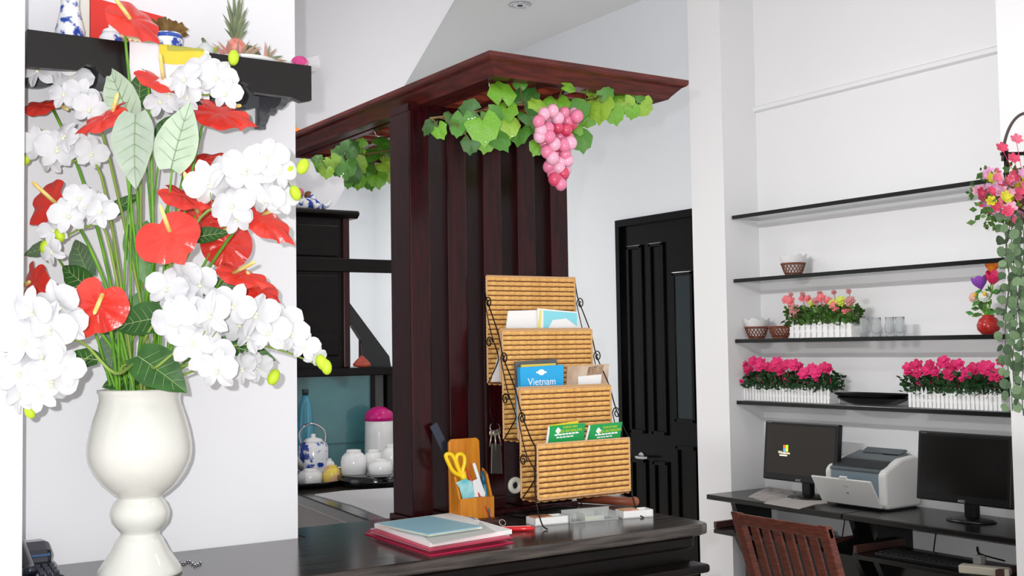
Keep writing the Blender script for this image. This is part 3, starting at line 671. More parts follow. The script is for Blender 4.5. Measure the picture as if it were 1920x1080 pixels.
for xb in (1.042, .62):
    part('bracket', MB().prism([(2.7195, zt-.02), (FYP+.03, zt-.02), (FYP+.03, zb2+.012), (2.56, zb2-.004), (2.575, 2.103), (2.60, 2.10), (2.62, 2.108), (2.632, 2.098), (2.65, 2.094), (2.675, 2.10), (2.69, 2.085), (2.705, 2.078), (2.7195, 2.078)][::-1], 0, xb-.009, xb+.009), brk, t)
    part('wall_strip', MB().box(xb-.012, xb+.012, 2.708, 2.7195, 2.07, 2.12), brk, t)
def sp_(px, y=2.6): return Vector((PL(px, 60, 1, y).x, y, zt))
def sc(y=2.6, px=300): return (PL(px, 60, 1, y)-CAM).dot(FW)/FOC
k = sc()
c = sp_(131)
t = thing('china_vase', 'tall blue and white china vase at the left end of the pillar shelf', 'vase', c)
part('body', MB().lathe([(.026, 0), (.03, .012), (.031, .03), (.024, .06), (.019, .085), (.021, .11), (.032, .135), (.03, .135), (.018, .10)], c, 28), M('vase_china', (236, 238, 242), .15, col2=(40, 74, 166), scale=40, lo=.52, hi=.6), t, True)
part('rim', MB().tube([c+Vector((.032*math.cos(a), .032*math.sin(a), .135)) for a in [i*math.pi/10 for i in range(21)]], .0025, 6), bluew, t, True)
bx0, bx1, by = PL(170, 40, 1, 2.66).x, PL(310, 40, 1, 2.66).x, 2.66
t = thing('cookie_box', 'red carton with a cream oval standing at the back of the pillar shelf', 'box', ((bx0+bx1)/2, by+.02, zt))
zbx = PL(240, 14, 1, by).z
part('carton', MB().prism([(bx0, zt), (bx1, zt), (bx1, zbx-.01), (bx0, zbx+.012)], 1, by, by+.045), M('red_carton', (218, 48, 40), .4), t)
part('side_flap', MB().prism([(bx0-.022, zt), (bx0-.001, zt), (bx0-.001, zbx+.02), (bx0-.022, zbx+.02)], 1, by+.006, by+.045), M('cream_carton', (226, 226, 216), .5), t)
def oval(cx, cz, a, b, y0, y1, m0=0, m1=2*math.pi, n=28): return MB().prism([(cx+a*math.cos(m0+(m1-m0)*i/n), cz+b*math.sin(m0+(m1-m0)*i/n)) for i in range(n)], 1, y0, y1)
om = (bx0+bx1)/2+.008
part('oval_panel', oval(om, zt+.027, .056, .05, by-.0012, by-.0002), M('cream_print', (238, 226, 186), .5), t)
part('oval_ring', MB().tube([Vector((om+.058*math.cos(a), by-.001, zt+.027+.052*math.sin(a))) for a in [i*math.pi*2/40 for i in range(3, 38)] if zt+.027+.052*math.sin(a) > zt+.002], .0024, 6), M('white_print', (240, 236, 226), .5), t, True)
part('orange_script', MB().tube(cat_([(om-.03+i*.006, by-.0018, zt+.04+(.008 if i % 2 else -.004)-.0008*i) for i in range(10)]), .0017, 6), M('orange_print', (226, 120, 40), .5), t, True)
text('lettering', 'COOKIES', .0115, M('brown_print', (110, 96, 60), .5), t, FY((om+.006, by-.0022, zt+.013)))
c = sp_(208, 2.58)
t = thing('sugar_jar', 'tiny lidded blue and white jar before the red carton', 'jar', c)
part('body', MB().lathe([(.019, 0), (.024, .007), (.025, .02), (.018, .031)], c, 24), bluew, t, True)
part('lid', MB().lathe([(.0195, .031), (.016, .038), (.005, .043), (.006, .049), (0, .051)], c, 16), chinaw, t, True)
c = sp_(314, 2.59)
t = thing('china_pot', 'blue and white china pot beside the red carton on the pillar shelf', 'pot', c)
part('body', MB().lathe([(.03, 0), (.0325, .004), (.033, .038), (.0315, .049), (.029, .049), (.029, .01), (0, .008)], c, 28), bluew, t, True)
part('blue_band', MB().lathe([(.0335, .037), (.0335, .0425), (.0325, .046)], c, 28), M('cobalt_band', (52, 84, 172), .2), t, True)
t = thing('dried_leaf_fan', 'fan of dried brown leaves standing in the china pot', 'dried leaves', c+Vector((0, 0, .03)))
for i in range(9):
    a = math.radians(-62+i*15); d = Vector((math.sin(a), -.2+.1*(i % 3), math.cos(a)*.75)); L = .052+.006*(i % 2); b0 = c+Vector((0, .004, .042))
    sd = Vector((math.cos(a), 0, -math.sin(a)))
    part('leaf', MB().grid(lambda u, v: b0+d*L*v+sd*(u-.5)*.028*(.25+.9*v)*(1-.35*max(0, v-.7)/.3)+Vector((0, -.004*math.cos(u*6.28)*v, 0)), 4, 5), M('dried_leaf', (122, 92, 34), .6, col2=(96, 68, 28), scale=40), t, True)
# draped cloth
ca, cb_ = PL(243, 100, 1, FYP-.006).x, PL(392, 100, 1, FYP-.006).x
def drape(u, v, x0=ca, x1=cb_, bot=.115, off=0):
    x = x0+(x1-x0)*u; s_ = v*(.10+bot); w = .003*math.sin(u*17)*min(1, v*1.5)
    if s_ < .10: return Vector((x, 2.61-s_*.96+off*0, zt+.003+off))
    return Vector((x, FYP-.005-off+w-.0*(s_-.1), zt+.003-(s_-.10)+.004*math.sin(u*9)))
t = thing('draped_cloth', 'white cloth with a yellow patch hanging over the edge of the pillar shelf', 'cloth', ((ca+cb_)/2, 2.56, zt))
part('fabric', MB().grid(drape, 30, 22), M('white_drape', (236, 234, 238), .8, bump=.1, scale=30), t, True)
pa, pb = PL(298, 100, 1, FYP-.006).x, PL(383, 100, 1, FYP-.006).x
ua, ub = (pa-ca)/(cb_-ca), (pb-ca)/(cb_-ca)
part('yellow_patch', MB().grid(lambda u, v: drape(ua+(ub-ua)*u, .40+.24*v, off=.0012), 10, 12), M('yellow_patch', (232, 206, 66), .7), t, True)
part('olive_stripe', MB().grid(lambda u, v: drape(ua+(ub-ua)*(.18+.8*u), .36+.14*v, off=.0022), 10, 10), M('olive_patch', (176, 172, 74), .7), t, True)
# fruit plate
c = sp_(455, 2.62)
c = Vector((c.x, 2.605, zt))
solo('fruit_plate', MB().lathe([(.05, 0), (.07, .004), (.078, .012), (.074, .012), (.05, .005), (0, .005)], c, 36), chinaw, 'white plate of ornamental fruit on the pillar shelf', 'plate', c, None, True)
pc = c+Vector((-.024, -.005, .0055))
t = thing('pineapple', 'pink pineapple with a grey-green crown on the white plate', 'pineapple', pc)
pinkf = M('pineapple_pink', (214, 116, 108), .55, col2=(232, 160, 150), scale=40, bump=.6, bscale=120); crown = M('pineapple_crown', (138, 146, 112), .6, col2=(110, 124, 96), scale=30)
part('fruit', MB().ball(pc+Vector((0, 0, .03)), .024, 16, 10, (1, 1, 1.25)), M('pineapple_red', (208, 100, 84), .5, col2=(226, 160, 146), scale=60, bump=.6), t, True)
def blade(b0, d, L, w, bend, m, par, name='crown_leaf'):
    d = Vector(d).normalized(); sd = d.cross(Vector((.3, -1, .2))).normalized()
    def fn(u, v): return b0+d*L*v+Vector((0, 0, -bend))*v*v*L+sd*(u-.5)*w*(1-v**1.5)+TO*.15*w*math.cos((u-.5)*3)
    return part(name, MB().grid(fn, 2, 5), m, par, True)
r = random.Random(4)
for i in range(22):
    f = i/22; a = i*2.4; sp2 = .75*(1-f)+.1
    blade(pc+Vector((0, 0, .052+f*.03)), (math.cos(a)*sp2, math.sin(a)*sp2, 1), .045+.05*f, .016, .1*(1-f), crown, t)
pink2 = M('bract_pink', (206, 146, 142), .55, col2=(150, 140, 110), scale=25)
for i in range(14):
    a = i*2*math.pi/14; blade(pc+Vector((.014*math.cos(a), .014*math.sin(a), .006)), (math.cos(a), math.sin(a)*.9, .9), .06, .016, .1, pink2, t, 'bract')
pc = c+Vector((.045, -.012, .006))
t = thing('dragon_fruit', 'pink and green scaly fruit lying at the right of the plate', 'fruit', pc)
part('fruit', MB().ball(pc+Vector((0, 0, .012)), .014, 12, 8, (1.5, 1, .8)), pink2, t, True)
for i, (dx, dz) in enumerate(((1, .1), (1, .3), (.9, .55), (.6, .9), (.2, 1.2), (-.1, 1), (1, 0), (.8, .2))):
    blade(pc+Vector((0, -.004*(i % 3), .008)), (dx, -.25+.1*(i % 4), dz), .05+.006*(i % 2), .014, .15, pink2 if i % 2 else crown, t, 'scale_leaf')
pc = c+Vector((.025, .04, .006))
solo('green_melon', MB().ball(pc+Vector((0, 0, .029)), .029, 20, 12), M('dark_green_skin', (74, 88, 48), .4, col2=(96, 108, 60), scale=20), 'round dark green fruit behind the pineapple', 'fruit', pc, None, True)
pc = sp_(384, 2.57)
t = thing('silver_onion_ornament', 'pale bulb-shaped ornament with green stub left of the pineapple', 'ornament', pc)
part('body', MB().lathe([(.012, 0), (.021, .01), (.02, .02), (.01, .03), (.005, .036)], pc, 20), M('pale_silver', (206, 210, 208), .35), t, True)
part('stub', MB().tube([pc+Vector((0, 0, .034)), pc+Vector((-.006, 0, .046))], [.005, .003], 7), M('stub_green', (104, 112, 80), .6), t, True)
blade(pc+Vector((.012, -.004, .006)), (.6, -.2, .9), .035, .016, .1, M('yellow_green_leaf', (150, 160, 70), .6), t, 'leaf')
blade(pc+Vector((-.012, -.004, .003)), (-.8, -.2, .4), .026, .014, .1, crown, t, 'leaf')
pc = Vector((PL(562, 110, 1, 2.58).x, 2.58, zt))
t = thing('wrapped_flower', 'magenta flower in crinkled clear wrap at the right end of the pillar shelf', 'wrapped flower', pc)
part('bloom', MB().ball(pc+Vector((-.002, -.006, .018)), .019, 12, 8, (1.2, .9, .9)), M('magenta_bloom', (206, 66, 134), .6, bump=.8, scale=60), t, True)
wr = MB()
def wf(u, v):
    a = u*2*math.pi; r_ = .006+.024*v+.003*math.sin(a*6)*v; return pc+Vector((-.045+.085*v, 0, .01+.006*v))+Vector((0, r_*math.cos(a), r_*math.sin(a)*.8+.004*v))
wr.grid(wf, 24, 6); wr.v = [Vector((v.x, v.y, max(v.z, zt+.001))) for v in wr.v]
part('clear_wrap', wr, M('crinkled_wrap', (222, 218, 222), .2, alpha=.3), t)
# ================================================================== THE WHITE VASE AND ITS FLOWERS
VX, VY = .684, 2.492
VD = (Vector((VX, VY, 1.3))-CAM).dot(FW); mpp = VD/FOC
ybot = 1074
prof_px = [(76, 1074), (77, 1070), (74, 1062), (63, 1046), (54, 1033), (52, 1030), (47, 1020), (43, 1011), (38, 1004), (35, 1001), (35, 995), (40, 990), (50, 978), (54, 964), (53, 955), (47, 941), (40, 933), (40, 930),
           (50, 924), (68, 908), (83, 887), (92, 866), (95, 848), (94, 830), (90, 808), (84, 785), (76, 762), (73, 750), (74, 740), (77, 734), (76, 730), (71, 732), (68, 748), (72, 775), (80, 810), (70, 870), (0, 880)]
t = thing('pedestal_vase', 'large white glazed pedestal vase holding orchids and red anthuriums', 'vase', (VX, VY, 1.05))
part('body', MB().lathe([(r_*mpp, 1.05+(ybot-y)*mpp) for r_, y in prof_px], (VX, VY, 0), 64), cerm, t, True)
RIMZ = 1.05+(ybot-730)*mpp
def seed_pt(rnd):
    a = rnd.random()*6.28; r_ = .05*math.sqrt(rnd.random()); return Vector((VX+r_*math.cos(a), VY+r_*math.sin(a), RIMZ-.10))
def stem_to(q, rnd, r0=.0042, r1=.003, par=None, m=stemm, enddir=None):
    s0 = seed_pt(rnd); h = q.z-s0.z
    lat = Vector((q.x-s0.x, q.y-s0.y, 0)); 
    ctl = s0+Vector((0, 0, max(.16, h*.62)))+lat*.22
    pts = bez(s0, ctl, q, 12)
    return MB().tube(pts, [r0+(r1-r0)*i/12 for i in range(13)], 7)
def spathe(L, W):
    def fn(u, v):
        a = u*2*math.pi                     # 0 at the cleft (+Y), pi at the tip (-Y)
        e = min(a, 2*math.pi-a)
        Ro = (1-.42*math.exp(-(e/.30)**2)+.30*math.exp(-((math.pi-e)/.16)**2))
        x = math.sin(a)*Ro*W*.5*v; y = math.cos(a)*Ro*L*.45*v
        z = .10*L*v*v*math.cos(2*a)*.5+.016*L*math.sin(e*9)*v+(.05*L*v if v < .3 else .015*L)-.10*L*v**3*(1 if e > 2.6 else .3)
        return Vector((x, y, z))
    return MB().grid(fn, 48, 8)
AN = [
 (248, 36, 118, 96, -40, (.52, .62), .02, (245, 36, 212, -8), 'red anthurium standing highest, against the red carton'),
 (78, 198, 86, 62, 185, (-.1, .80), .06, (110, 195, 128, 206), 'red anthurium at the upper left edge of the bouquet by the white wall'),
 (198, 219, 116, 84, 207, (-.35, .72), -.06, None, 'red anthurium between the two upper-left orchid sprays, in front of a pale leaf'),
 (300, 152, 120, 70, -26, (.38, .83), .0, (306, 148, 300, 100), 'slim edge-on red anthurium just below the draped cloth'),
 (412, 212, 130, 84, -20, (.22, .74), .05, (430, 200, 452, 198), 'red anthurium at the upper right below the shelf bracket'),
 (375, 303, 125, 84, 8, (.0, .80), .10, None, 'red anthurium tucked behind the upright pale leaf'),
 (97, 382, 104, 108, 215, (-.38, .34), .0, (108, 384, 60, 341), 'red anthurium with long spadix at the left edge, beside a white orchid'),
 (343, 368, 112, 74, -20, (.3, .82), -.04, (352, 362, 346, 322), 'edge-on red anthurium at the centre, left of the right-hand orchid spray'),
 (494, 410, 132, 72, -38, (.46, .58), -.02, (492, 402, 524, 390), 'red anthurium farthest right, pointing down toward the dark cabinet'),
 (314, 444, 112, 124, -60, (.08, .38), -.10, (318, 434, 300, 384), 'broad red anthurium facing forward at the centre of the bouquet'),
 (425, 455, 112, 96, -80, (.30, .28), .10, None, 'red anthurium seen behind a green stem right of the central one'),
 (378, 412, 95, 95, -60, (.2, .3), .12, None, 'half-hidden red anthurium behind the central orchid and stems'),
 (185, 571, 116, 116, -112, (-.06, .08), -.14, (192, 552, 176, 590), 'large glossy red anthurium facing forward low on the left'),
 (452, 515, 120, 64, -16, (.28, .82), .0, (438, 512, 480, 490), 'red anthurium with pale spadix at the lower right, upper of a pair'),
 (488, 546, 80, 66, -30, (.4, .6), .03, None, 'red anthurium at the lower right, lower of a pair'),
 (64, 530, 100, 84, -105, (-.62, .1), .0, (46, 535, 56, 528), 'red anthurium at the lower left partly hidden by the white wall'),
]
for i, (px, py, L, W, ang, (nx, ny), dz, spx, lab) in enumerate(AN):
    rnd = random.Random(100+i); D = VD+dz; q = DP(px, py, D); s_ = D/FOC
    n = cv(nx, ny); a = math.radians(ang); tip = RT*math.cos(a)+UP*math.sin(a)
    fr = frame(q, n, -tip)
    t = thing('anthurium', lab, 'flower', Vector((VX, VY, RIMZ-.10)), 'red anthuriums in the white vase')
    att = fr @ Vector((0, L*s_*.2, -.002))
    part('stem', stem_to(att, rnd), stemm, t, True)
    part('spathe', spathe(L*s_, W*s_).xf(fr), redm, t, True)
    if spx:
        p0, p1 = DP(spx[0], spx[1], D-.012), DP(spx[2], spx[3], D-.045)
    else:
        p0 = fr @ Vector((0, L*s_*.15, .004)); p1 = p0+n*.03+fr.to_3x3() @ Vector((0, .03, 0))
    part('spadix', MB().tube([p0, p0+(p1-p0)*.5, p0+(p1-p0)*.9, p1], [.0045, .0045, .004, .0015], 8), spadm, t, True)
# leaves
def leaf_mesh(L, W, curl=.12, heart=.35):
    def fn(u, v):
        w = W*.5*math.sin(math.pi*min(1, (v*.93+.07))**.72)**.9 if v < 1 else 0
        x = (u-.5)*2*w; y = L*v-heart*W*.3*abs(u-.5)*2*(1-v)**3
        return Vector((x, y-L*.5, -curl*L*(v-.4)**2*1.6+.22*abs(x)+.012*L*math.sin(v*22)*abs(u-.5)*2))
    return MB().grid(fn, 10, 14)
def vein_mat(name, c1, c2, rough=.5): return M(name, c1, rough, col2=c2, scale=30, detail=6)
sage = vein_mat('sage_leaf', (188, 206, 182), (176, 194, 170)); grey = vein_mat('grey_green_leaf', (168, 182, 166), (156, 171, 154))
dgr = vein_mat('dark_green_leaf', (54, 104, 40), (44, 86, 36)); mgr = vein_mat('mid_green_leaf', (94, 140, 84), (112, 154, 102)); gg = vein_mat('dusky_leaf', (92, 120, 90), (100, 128, 98))
LV = [
 (224, 175, 122, 70, 118, (-.2, .1), .02, sage, 'pale sage leaf pointing up, behind the upper red anthurium'),
 (252, 284, 142, 84, -88, (-.1, .1), -.10, grey, 'large grey-green leaf hanging tip down at the centre'),
 (338, 252, 132, 80, 76, (.1, .1), -.06, sage, 'large pale sage leaf pointing up right of the centre'),
 (262, 166, 66, 44, 88, (.2, .0), .05, dgr, 'small dark green leaf beside the top stem'),
 (256, 604, 92, 72, 195, (.0, .5), -.06, dgr, 'dark green leaf right of the large low anthurium'),
 (304, 700, 118, 84, -38, (.2, .45), -.10, dgr, 'dark green leaf drooping over the right of the vase rim'),
 (148, 672, 78, 40, 170, (-.2, .5), -.02, dgr, 'dark green leaf low on the left under the big orchids'),
 (142, 520, 96, 50, 145, (-.3, .3), .02, dgr, 'dark leaf behind the low left anthurium'),
 (152, 482, 88, 54, 120, (-.2, .3), .05, gg, 'dusky leaf above the low left anthurium'),
 (268, 480, 120, 66, -80, (.0, .15), .02, mgr, 'veined mid-green leaf below the central anthurium'),
 (286, 566, 90, 54, 25, (.0, .4), .02, mgr, 'veined leaf left of the lower right orchids'),
 (418, 538, 82, 40, 12, (.2, .4), .06, gg, 'dusky leaf pointing right beneath the paired anthuriums'),
 (478, 662, 84, 38, -15, (.2, .4), .05, dgr, 'dark leaf at the lower right behind white orchids'),
 (234, 382, 74, 30, 40, (.0, .3), .05, dgr, 'narrow dark leaf among the central stems'),
 (398, 440, 66, 34, 15, (.1, .4), .08, dgr, 'small dark leaf between the red flowers right of centre'),
 (212, 664, 96, 58, -95, (-.1, .2), .04, gg, 'dusky veined leaf just above the vase rim at left'),
 (228, 712, 80, 50, 200, (-.1, .5), .0, dgr, 'dark leaf lying on the left of the vase rim'),
 (70, 470, 60, 34, 190, (-.2, .4), .07, gg, 'dusky leaf at the left edge behind the middle orchid'),
 (318, 236, 60, 40, 60, (.1, .2), .08, dgr, 'small dark leaf between the two large pale leaves'),
 (440, 645, 70, 36, 10, (.1, .4), .08, gg, 'dusky leaf behind the lower right orchid cluster'),
]
for i, (px, py, L, W, ang, (nx, ny), dz, m, lab) in enumerate(LV):
    rnd = random.Random(300+i); D = VD+dz; q = DP(px, py, D); s_ = D/FOC; a = math.radians(ang)
    fr = frame(q, cv(nx, ny), RT*math.cos(a)+UP*math.sin(a))
    t = thing('bouquet_leaf', lab, 'leaf', Vector((VX, VY, RIMZ-.10)), 'leaves in the white vase')
    part('stalk', stem_to(fr @ Vector((0, -L*s_*.42, -.004)), rnd, .0034, .0022), stemm, t, True)
    part('blade', leaf_mesh(L*s_, W*s_).xf(fr), m, t, True)
    mid = [fr @ Vector((0, L*s_*(v-.5), -.12*L*s_*(v-.4)**2*1.6+.0012)) for v in [k/8 for k in range(9)]]
    vm = M('midrib_grey', (138, 160, 126), .5) if m in (sage, grey) else M('midrib_pale', (150, 176, 120), .5)
    part('midrib', MB().tube(mid, [.0014, .0004], 5), vm, t, True)
    sv = MB(); Ls, Ws = L*s_, W*s_
    lz = lambda x, v: -.12*Ls*(v-.4)**2*1.6+.22*abs(x)+.0008
    for k in range(5):
        for sg in (-1, 1):
            v0 = .10+k*.15
            sv.tube([fr @ Vector((sg*Ws*q*.40*math.sin(math.pi*min(1, (v0+.12*q)*.93+.07)**.72), Ls*(v0+.14*q-.5), lz(Ws*q*.40, v0+.14*q))) for q in (0, .35, .7, 1)], [.0008, .0003], 4)
    part('side_veins', sv, vm, t, True)
# orchids
def petal(L, W, back):
    def fn(u, v):
        w = W*.5*(math.sqrt(max(.004, 1-((v-.55)/.452)**2)) if v > .55 else .22+.78*math.sin(math.pi/2*v/.55))
        x = (u-.5)*2*w; return Vector((x, L*v, .10*L*math.sin(v*3)-back*L*v*v+.05*L*math.sin(u*9)*v))
    return MB().grid(fn, 6, 7)
pm_side = petal(1.0, 1.05, .15).mesh('petal', petalm, True); pm_sep = petal(.98, .62, .3).mesh('petal', petalm, True)
lipme = MB().lathe([(.02, 0), (.09, .06), (.11, .14), (.08, .2), (0, .22)], (0, -.1, 0), 10, 1, .8).ball((0, .05, .09), .07, 8, 6).mesh('lip', lipm, True)
budme = MB().ball((0, 0, 0), 1, 10, 8, (.8, .8, 1.15)).mesh('bud', budm, True)
SP = [
 ('upper left orchid spray beside the white wall', [(188, 235), (130, 170), (92, 118), (70, 88)], [(72, 132, 60), (108, 120, 66), (136, 152, 66), (150, 182, 62), (168, 205, 56), (60, 106, 50), (120, 178, 50)], [(72, 86, 13), (92, 93, 12)], .02),
 ('orchid spray reaching left below the upper left red anthurium', [(190, 330), (130, 302), (90, 285), (60, 280)], [(70, 270, 60), (106, 280, 66), (148, 275, 64), (172, 288, 54), (122, 258, 56), (96, 302, 46)], [(82, 256, 12), (49, 298, 11)], .0),
 ('orchid spray at mid left below the long-spadix anthurium', [(200, 440), (165, 425), (130, 440), (90, 462)], [(128, 404, 62), (166, 388, 70), (190, 398, 58), (100, 432, 50), (98, 472, 46), (150, 372, 56)], [(112, 441, 12), (86, 461, 13)], -.04),
 ('orchid spray at the upper right hanging over the cloth', [(268, 230), (330, 180), (400, 175), (432, 125)], [(346, 150, 64), (380, 138, 70), (408, 146, 64), (424, 176, 54), (318, 176, 60), (300, 192, 52), (352, 182, 50)], [(438, 108, 13)], .0),
 ('long orchid spray arching right toward the overhead rack', [(360, 430), (420, 385), (480, 362), (560, 312)], [(392, 345, 80), (424, 318, 80), (462, 320, 84), (484, 345, 70), (502, 296, 70), (522, 322, 58), (436, 386, 78), (500, 372, 66), (528, 372, 56), (442, 410, 56)], [(541, 316, 13), (568, 312, 14), (554, 362, 13)], -.06),
 ('short orchid spray right of the low forward-facing anthurium', [(270, 640), (310, 580), (345, 550), (385, 520)], [(312, 540, 66), (346, 524, 72), (376, 532, 66), (334, 562, 58)], [], -.08),
 ('large orchid cluster low on the right of the bouquet', [(290, 690), (330, 660), (370, 650), (420, 690)], [(328, 604, 78), (362, 642, 84), (392, 664, 80), (408, 694, 70), (396, 590, 78), (438, 572, 72), (352, 590, 70)], [], -.12),
 ('orchid spray stretching farthest right with drooping tip buds', [(330, 690), (440, 648), (520, 655), (605, 688)], [(450, 604, 78), (482, 592, 78), (504, 622, 72), (532, 606, 66), (548, 628, 58), (572, 650, 50), (590, 668, 40), (470, 630, 60)], [(604, 680, 14), (612, 688, 13)], -.06),
 ('low orchid spray ending in a lime bud below the right clusters', [(330, 705), (400, 680), (460, 690), (508, 702)], [(456, 692, 54), (486, 690, 50), (470, 676, 40)], [(513, 707, 14)], -.02),
 ('big orchid spray hanging at the lower left over the white wall', [(215, 700), (150, 640), (90, 650), (56, 745)], [(62, 584, 80), (112, 572, 84), (96, 618, 90), (46, 640, 84), (82, 672, 84), (36, 700, 76), (98, 716, 80), (120, 690, 66), (40, 742, 64), (76, 740, 60), (130, 610, 66)], [(56, 772, 12)], -.24),
]
for i, (lab, path, bl, buds, dz) in enumerate(SP):
    rnd = random.Random(500+i); D = VD+dz; base = Vector((VX, VY, RIMZ-.10))
    t = thing('orchid_spray', 'white '+lab, 'orchid', base, 'white orchid sprays in the white vase')
    s0 = seed_pt(rnd); s1 = Vector((s0.x, s0.y, RIMZ+.05))
    main = cat_([s0, s1]+[DP(x, y, D+.01) for x, y in path], 5)
    part('stem', MB().tube(main, [.004, .0018], 7), stemd, t, True)
    for (x, y, d) in bl:
        s_ = D/FOC; q = DP(x, y, D-.012+rnd.uniform(-.02, .02)); R = d*.60*s_
        n = cv(rnd.uniform(-.5, .5), rnd.uniform(-.35, .4)); up = UP+RT*rnd.uniform(-.5, .5)
        fr = frame(q, n, up); loc = Matrix.Translation(-base) @ fr
        b = inst('blossom', lipme, t, scl(loc, R))
        for a, me, s2 in ((0, pm_sep, 1), (72, pm_side, 1.02), (-72, pm_side, 1.02), (142, pm_sep, .95), (-142, pm_sep, .95)):
            inst('petal', me, b, scl(Matrix.Rotation(math.radians(a+rnd.uniform(-6, 6)), 4, 'Z') @ Matrix.Rotation(rnd.uniform(-.12, .2), 4, 'X'), s2))
        j = min(main, key=lambda m_: (m_-q).length)
        part('flower_stalk', MB().tube([q-n*.004, (q+j)*.5-Vector((0, 0, .004)), j], .0012, 5), stemd, t, True)
    for (x, y, r_) in buds:
        q = DP(x, y, D-.01); j = min(main, key=lambda m_: (m_-q).length)
        inst('bud', budme, t, scl(Matrix.Translation(q-base) @ Matrix.Rotation(rnd.uniform(-.5, .5), 4, 'Y'), r_*D/FOC))
        if (q-j).length > .006: part('bud_stalk', MB().tube([j, (j+q)/2+Vector((0, 0, -.003)), q], .0013, 5), stemd, t, True)
# ================================================================== TELEPHONE
ph = Vector((.505, 2.60, 1.05)); navy = M('navy_phone', (22, 26, 40), .22, coat=.3)
t = thing('telephone', 'dark navy desk telephone half hidden by the white wall at the left', 'telephone', ph)
part('base', MB().prism([(2.49, 1.05), (2.69, 1.05), (2.69, 1.085), (2.60, 1.082), (2.49, 1.066)][::-1], 0, .458, .535), navy, t, bevel=.008)
part('cradle', MB().prism([(2.585, 1.078), (2.69, 1.083), (2.69, 1.108), (2.67, 1.118), (2.63, 1.119), (2.60, 1.105)][::-1], 0, .460, .532), navy, t, bevel=.014)
part('handset', MB().tube(cat_([(.468, 2.50, 1.078), (.47, 2.53, 1.088), (.472, 2.60, 1.108), (.472, 2.66, 1.118)]), [.014, .012, .011, .011, .011, .011, .011, .011, .011, .012, .013, .014, .012], 12), navy, t, True)
part('screen', MB().pbox((.486, 2.592, 1.092), (.038, 0, 0), (0, .03, .016), (0, -.001, .002)), M('phone_screen', (60, 96, 140), .15), t)
for a in range(3):
    for b_ in range(3):
        part('key', MB().box(.488+a*.014, .498+a*.014, 2.51+b_*.024, 2.524+b_*.024, 1.068+b_*.0035, 1.074+b_*.0035), M('phone_key', (40, 44, 56), .4), t)
# chain beside the vase foot
cq = PL(352, 1060, 2, 1.0535)
t = thing('bead_chain', 'short silvery bead chain lying by the foot of the white vase', 'chain', (cq.x, cq.y, 1.05))
for i in range(9):
    q = PL(336+i*5, 1052+3*math.sin(i*1.3)+i*.6, 2, 1.0535); part('bead', MB().ball(q, .0033, 8, 6), chrome, t, True)
# ================================================================== GRAPEVINE GARLANDS AND GRAPES
def ivy_mesh(m):
    out = []
    for a, r_ in ((-90, .12), (-118, .60), (-146, .62), (176, .78), (152, .74), (124, .86), (106, .80), (90, 1.0), (74, .80), (56, .86), (28, .74), (4, .78), (-34, .62), (-62, .60)):
        out.append((r_*math.cos(math.radians(a)), r_*math.sin(math.radians(a))))
    mb = MB(); n = len(out)
    rings = []
    for f in (.5, 1.0):
        for x, y in out:
            ln = math.hypot(x, y)*f; rings.append(Vector((x*f, y*f, .30*abs(x*f)-.42*ln*ln+.07*math.sin(7*y*f+3*x))))
    mb.add([Vector((0, 0, .02))]+rings, [(0, 1+i, 1+(i+1) % n) for i in range(n)]+[(1+i, 1+n+i, 1+n+(i+1) % n, 1+(i+1) % n) for i in range(n)])
    return mb.mesh('leaf', m, True)
ivm = [ivy_mesh(M('vine_leaf_%s' % nm_, c1, .38, col2=c2, scale=26, bump=.2, coat=.2)) for nm_, c1, c2 in
       (('bright', (124, 176, 48), (86, 146, 40)), ('mid', (84, 142, 44), (58, 112, 34)), ('dark', (44, 84, 36), (66, 112, 44)), ('lime', (160, 194, 66), (112, 160, 50)))]
vst = M('vine_stem_brown', (112, 92, 52), .6)
def garland(lab, spots, path, pl, seed, dy=.05):
    rnd = random.Random(seed); base = Vector(PL(path[0][0], path[0][1], 1, pl))
    t = thing('grapevine_garland', lab, 'garland', base, 'artificial grapevine garlands')
    main = cat_([PL(x, y, 1, pl+rnd.uniform(-.01, .02)) for x, y in path], 4)
    part('vine_stem', MB().tube(main, .003, 6), vst, t, True)
    for (x, y, s, kind, rot) in spots:
        q = PL(x, y, 1, pl+rnd.uniform(-dy, dy*.4)); sz = s*.60*(q-CAM).dot(FW)/FOC
        a = math.radians(rot+rnd.uniform(-15, 15)); n = cv(rnd.uniform(-.5, .5), rnd.uniform(-.15, .65))
        fr = frame(q, n, RT*math.cos(a)+UP*math.sin(a))
        inst('leaf', ivm[kind], t, scl(Matrix.Translation(-base) @ fr, sz))
        j = min(main, key=lambda m_: (m_-q).length); e = fr @ Vector((0, -sz*.1, 0))
        part('leaf_stalk', MB().tube([j, (j+e)/2+Vector((0, 0, .006)), e], .0013, 5), vst, t, True)
    return t
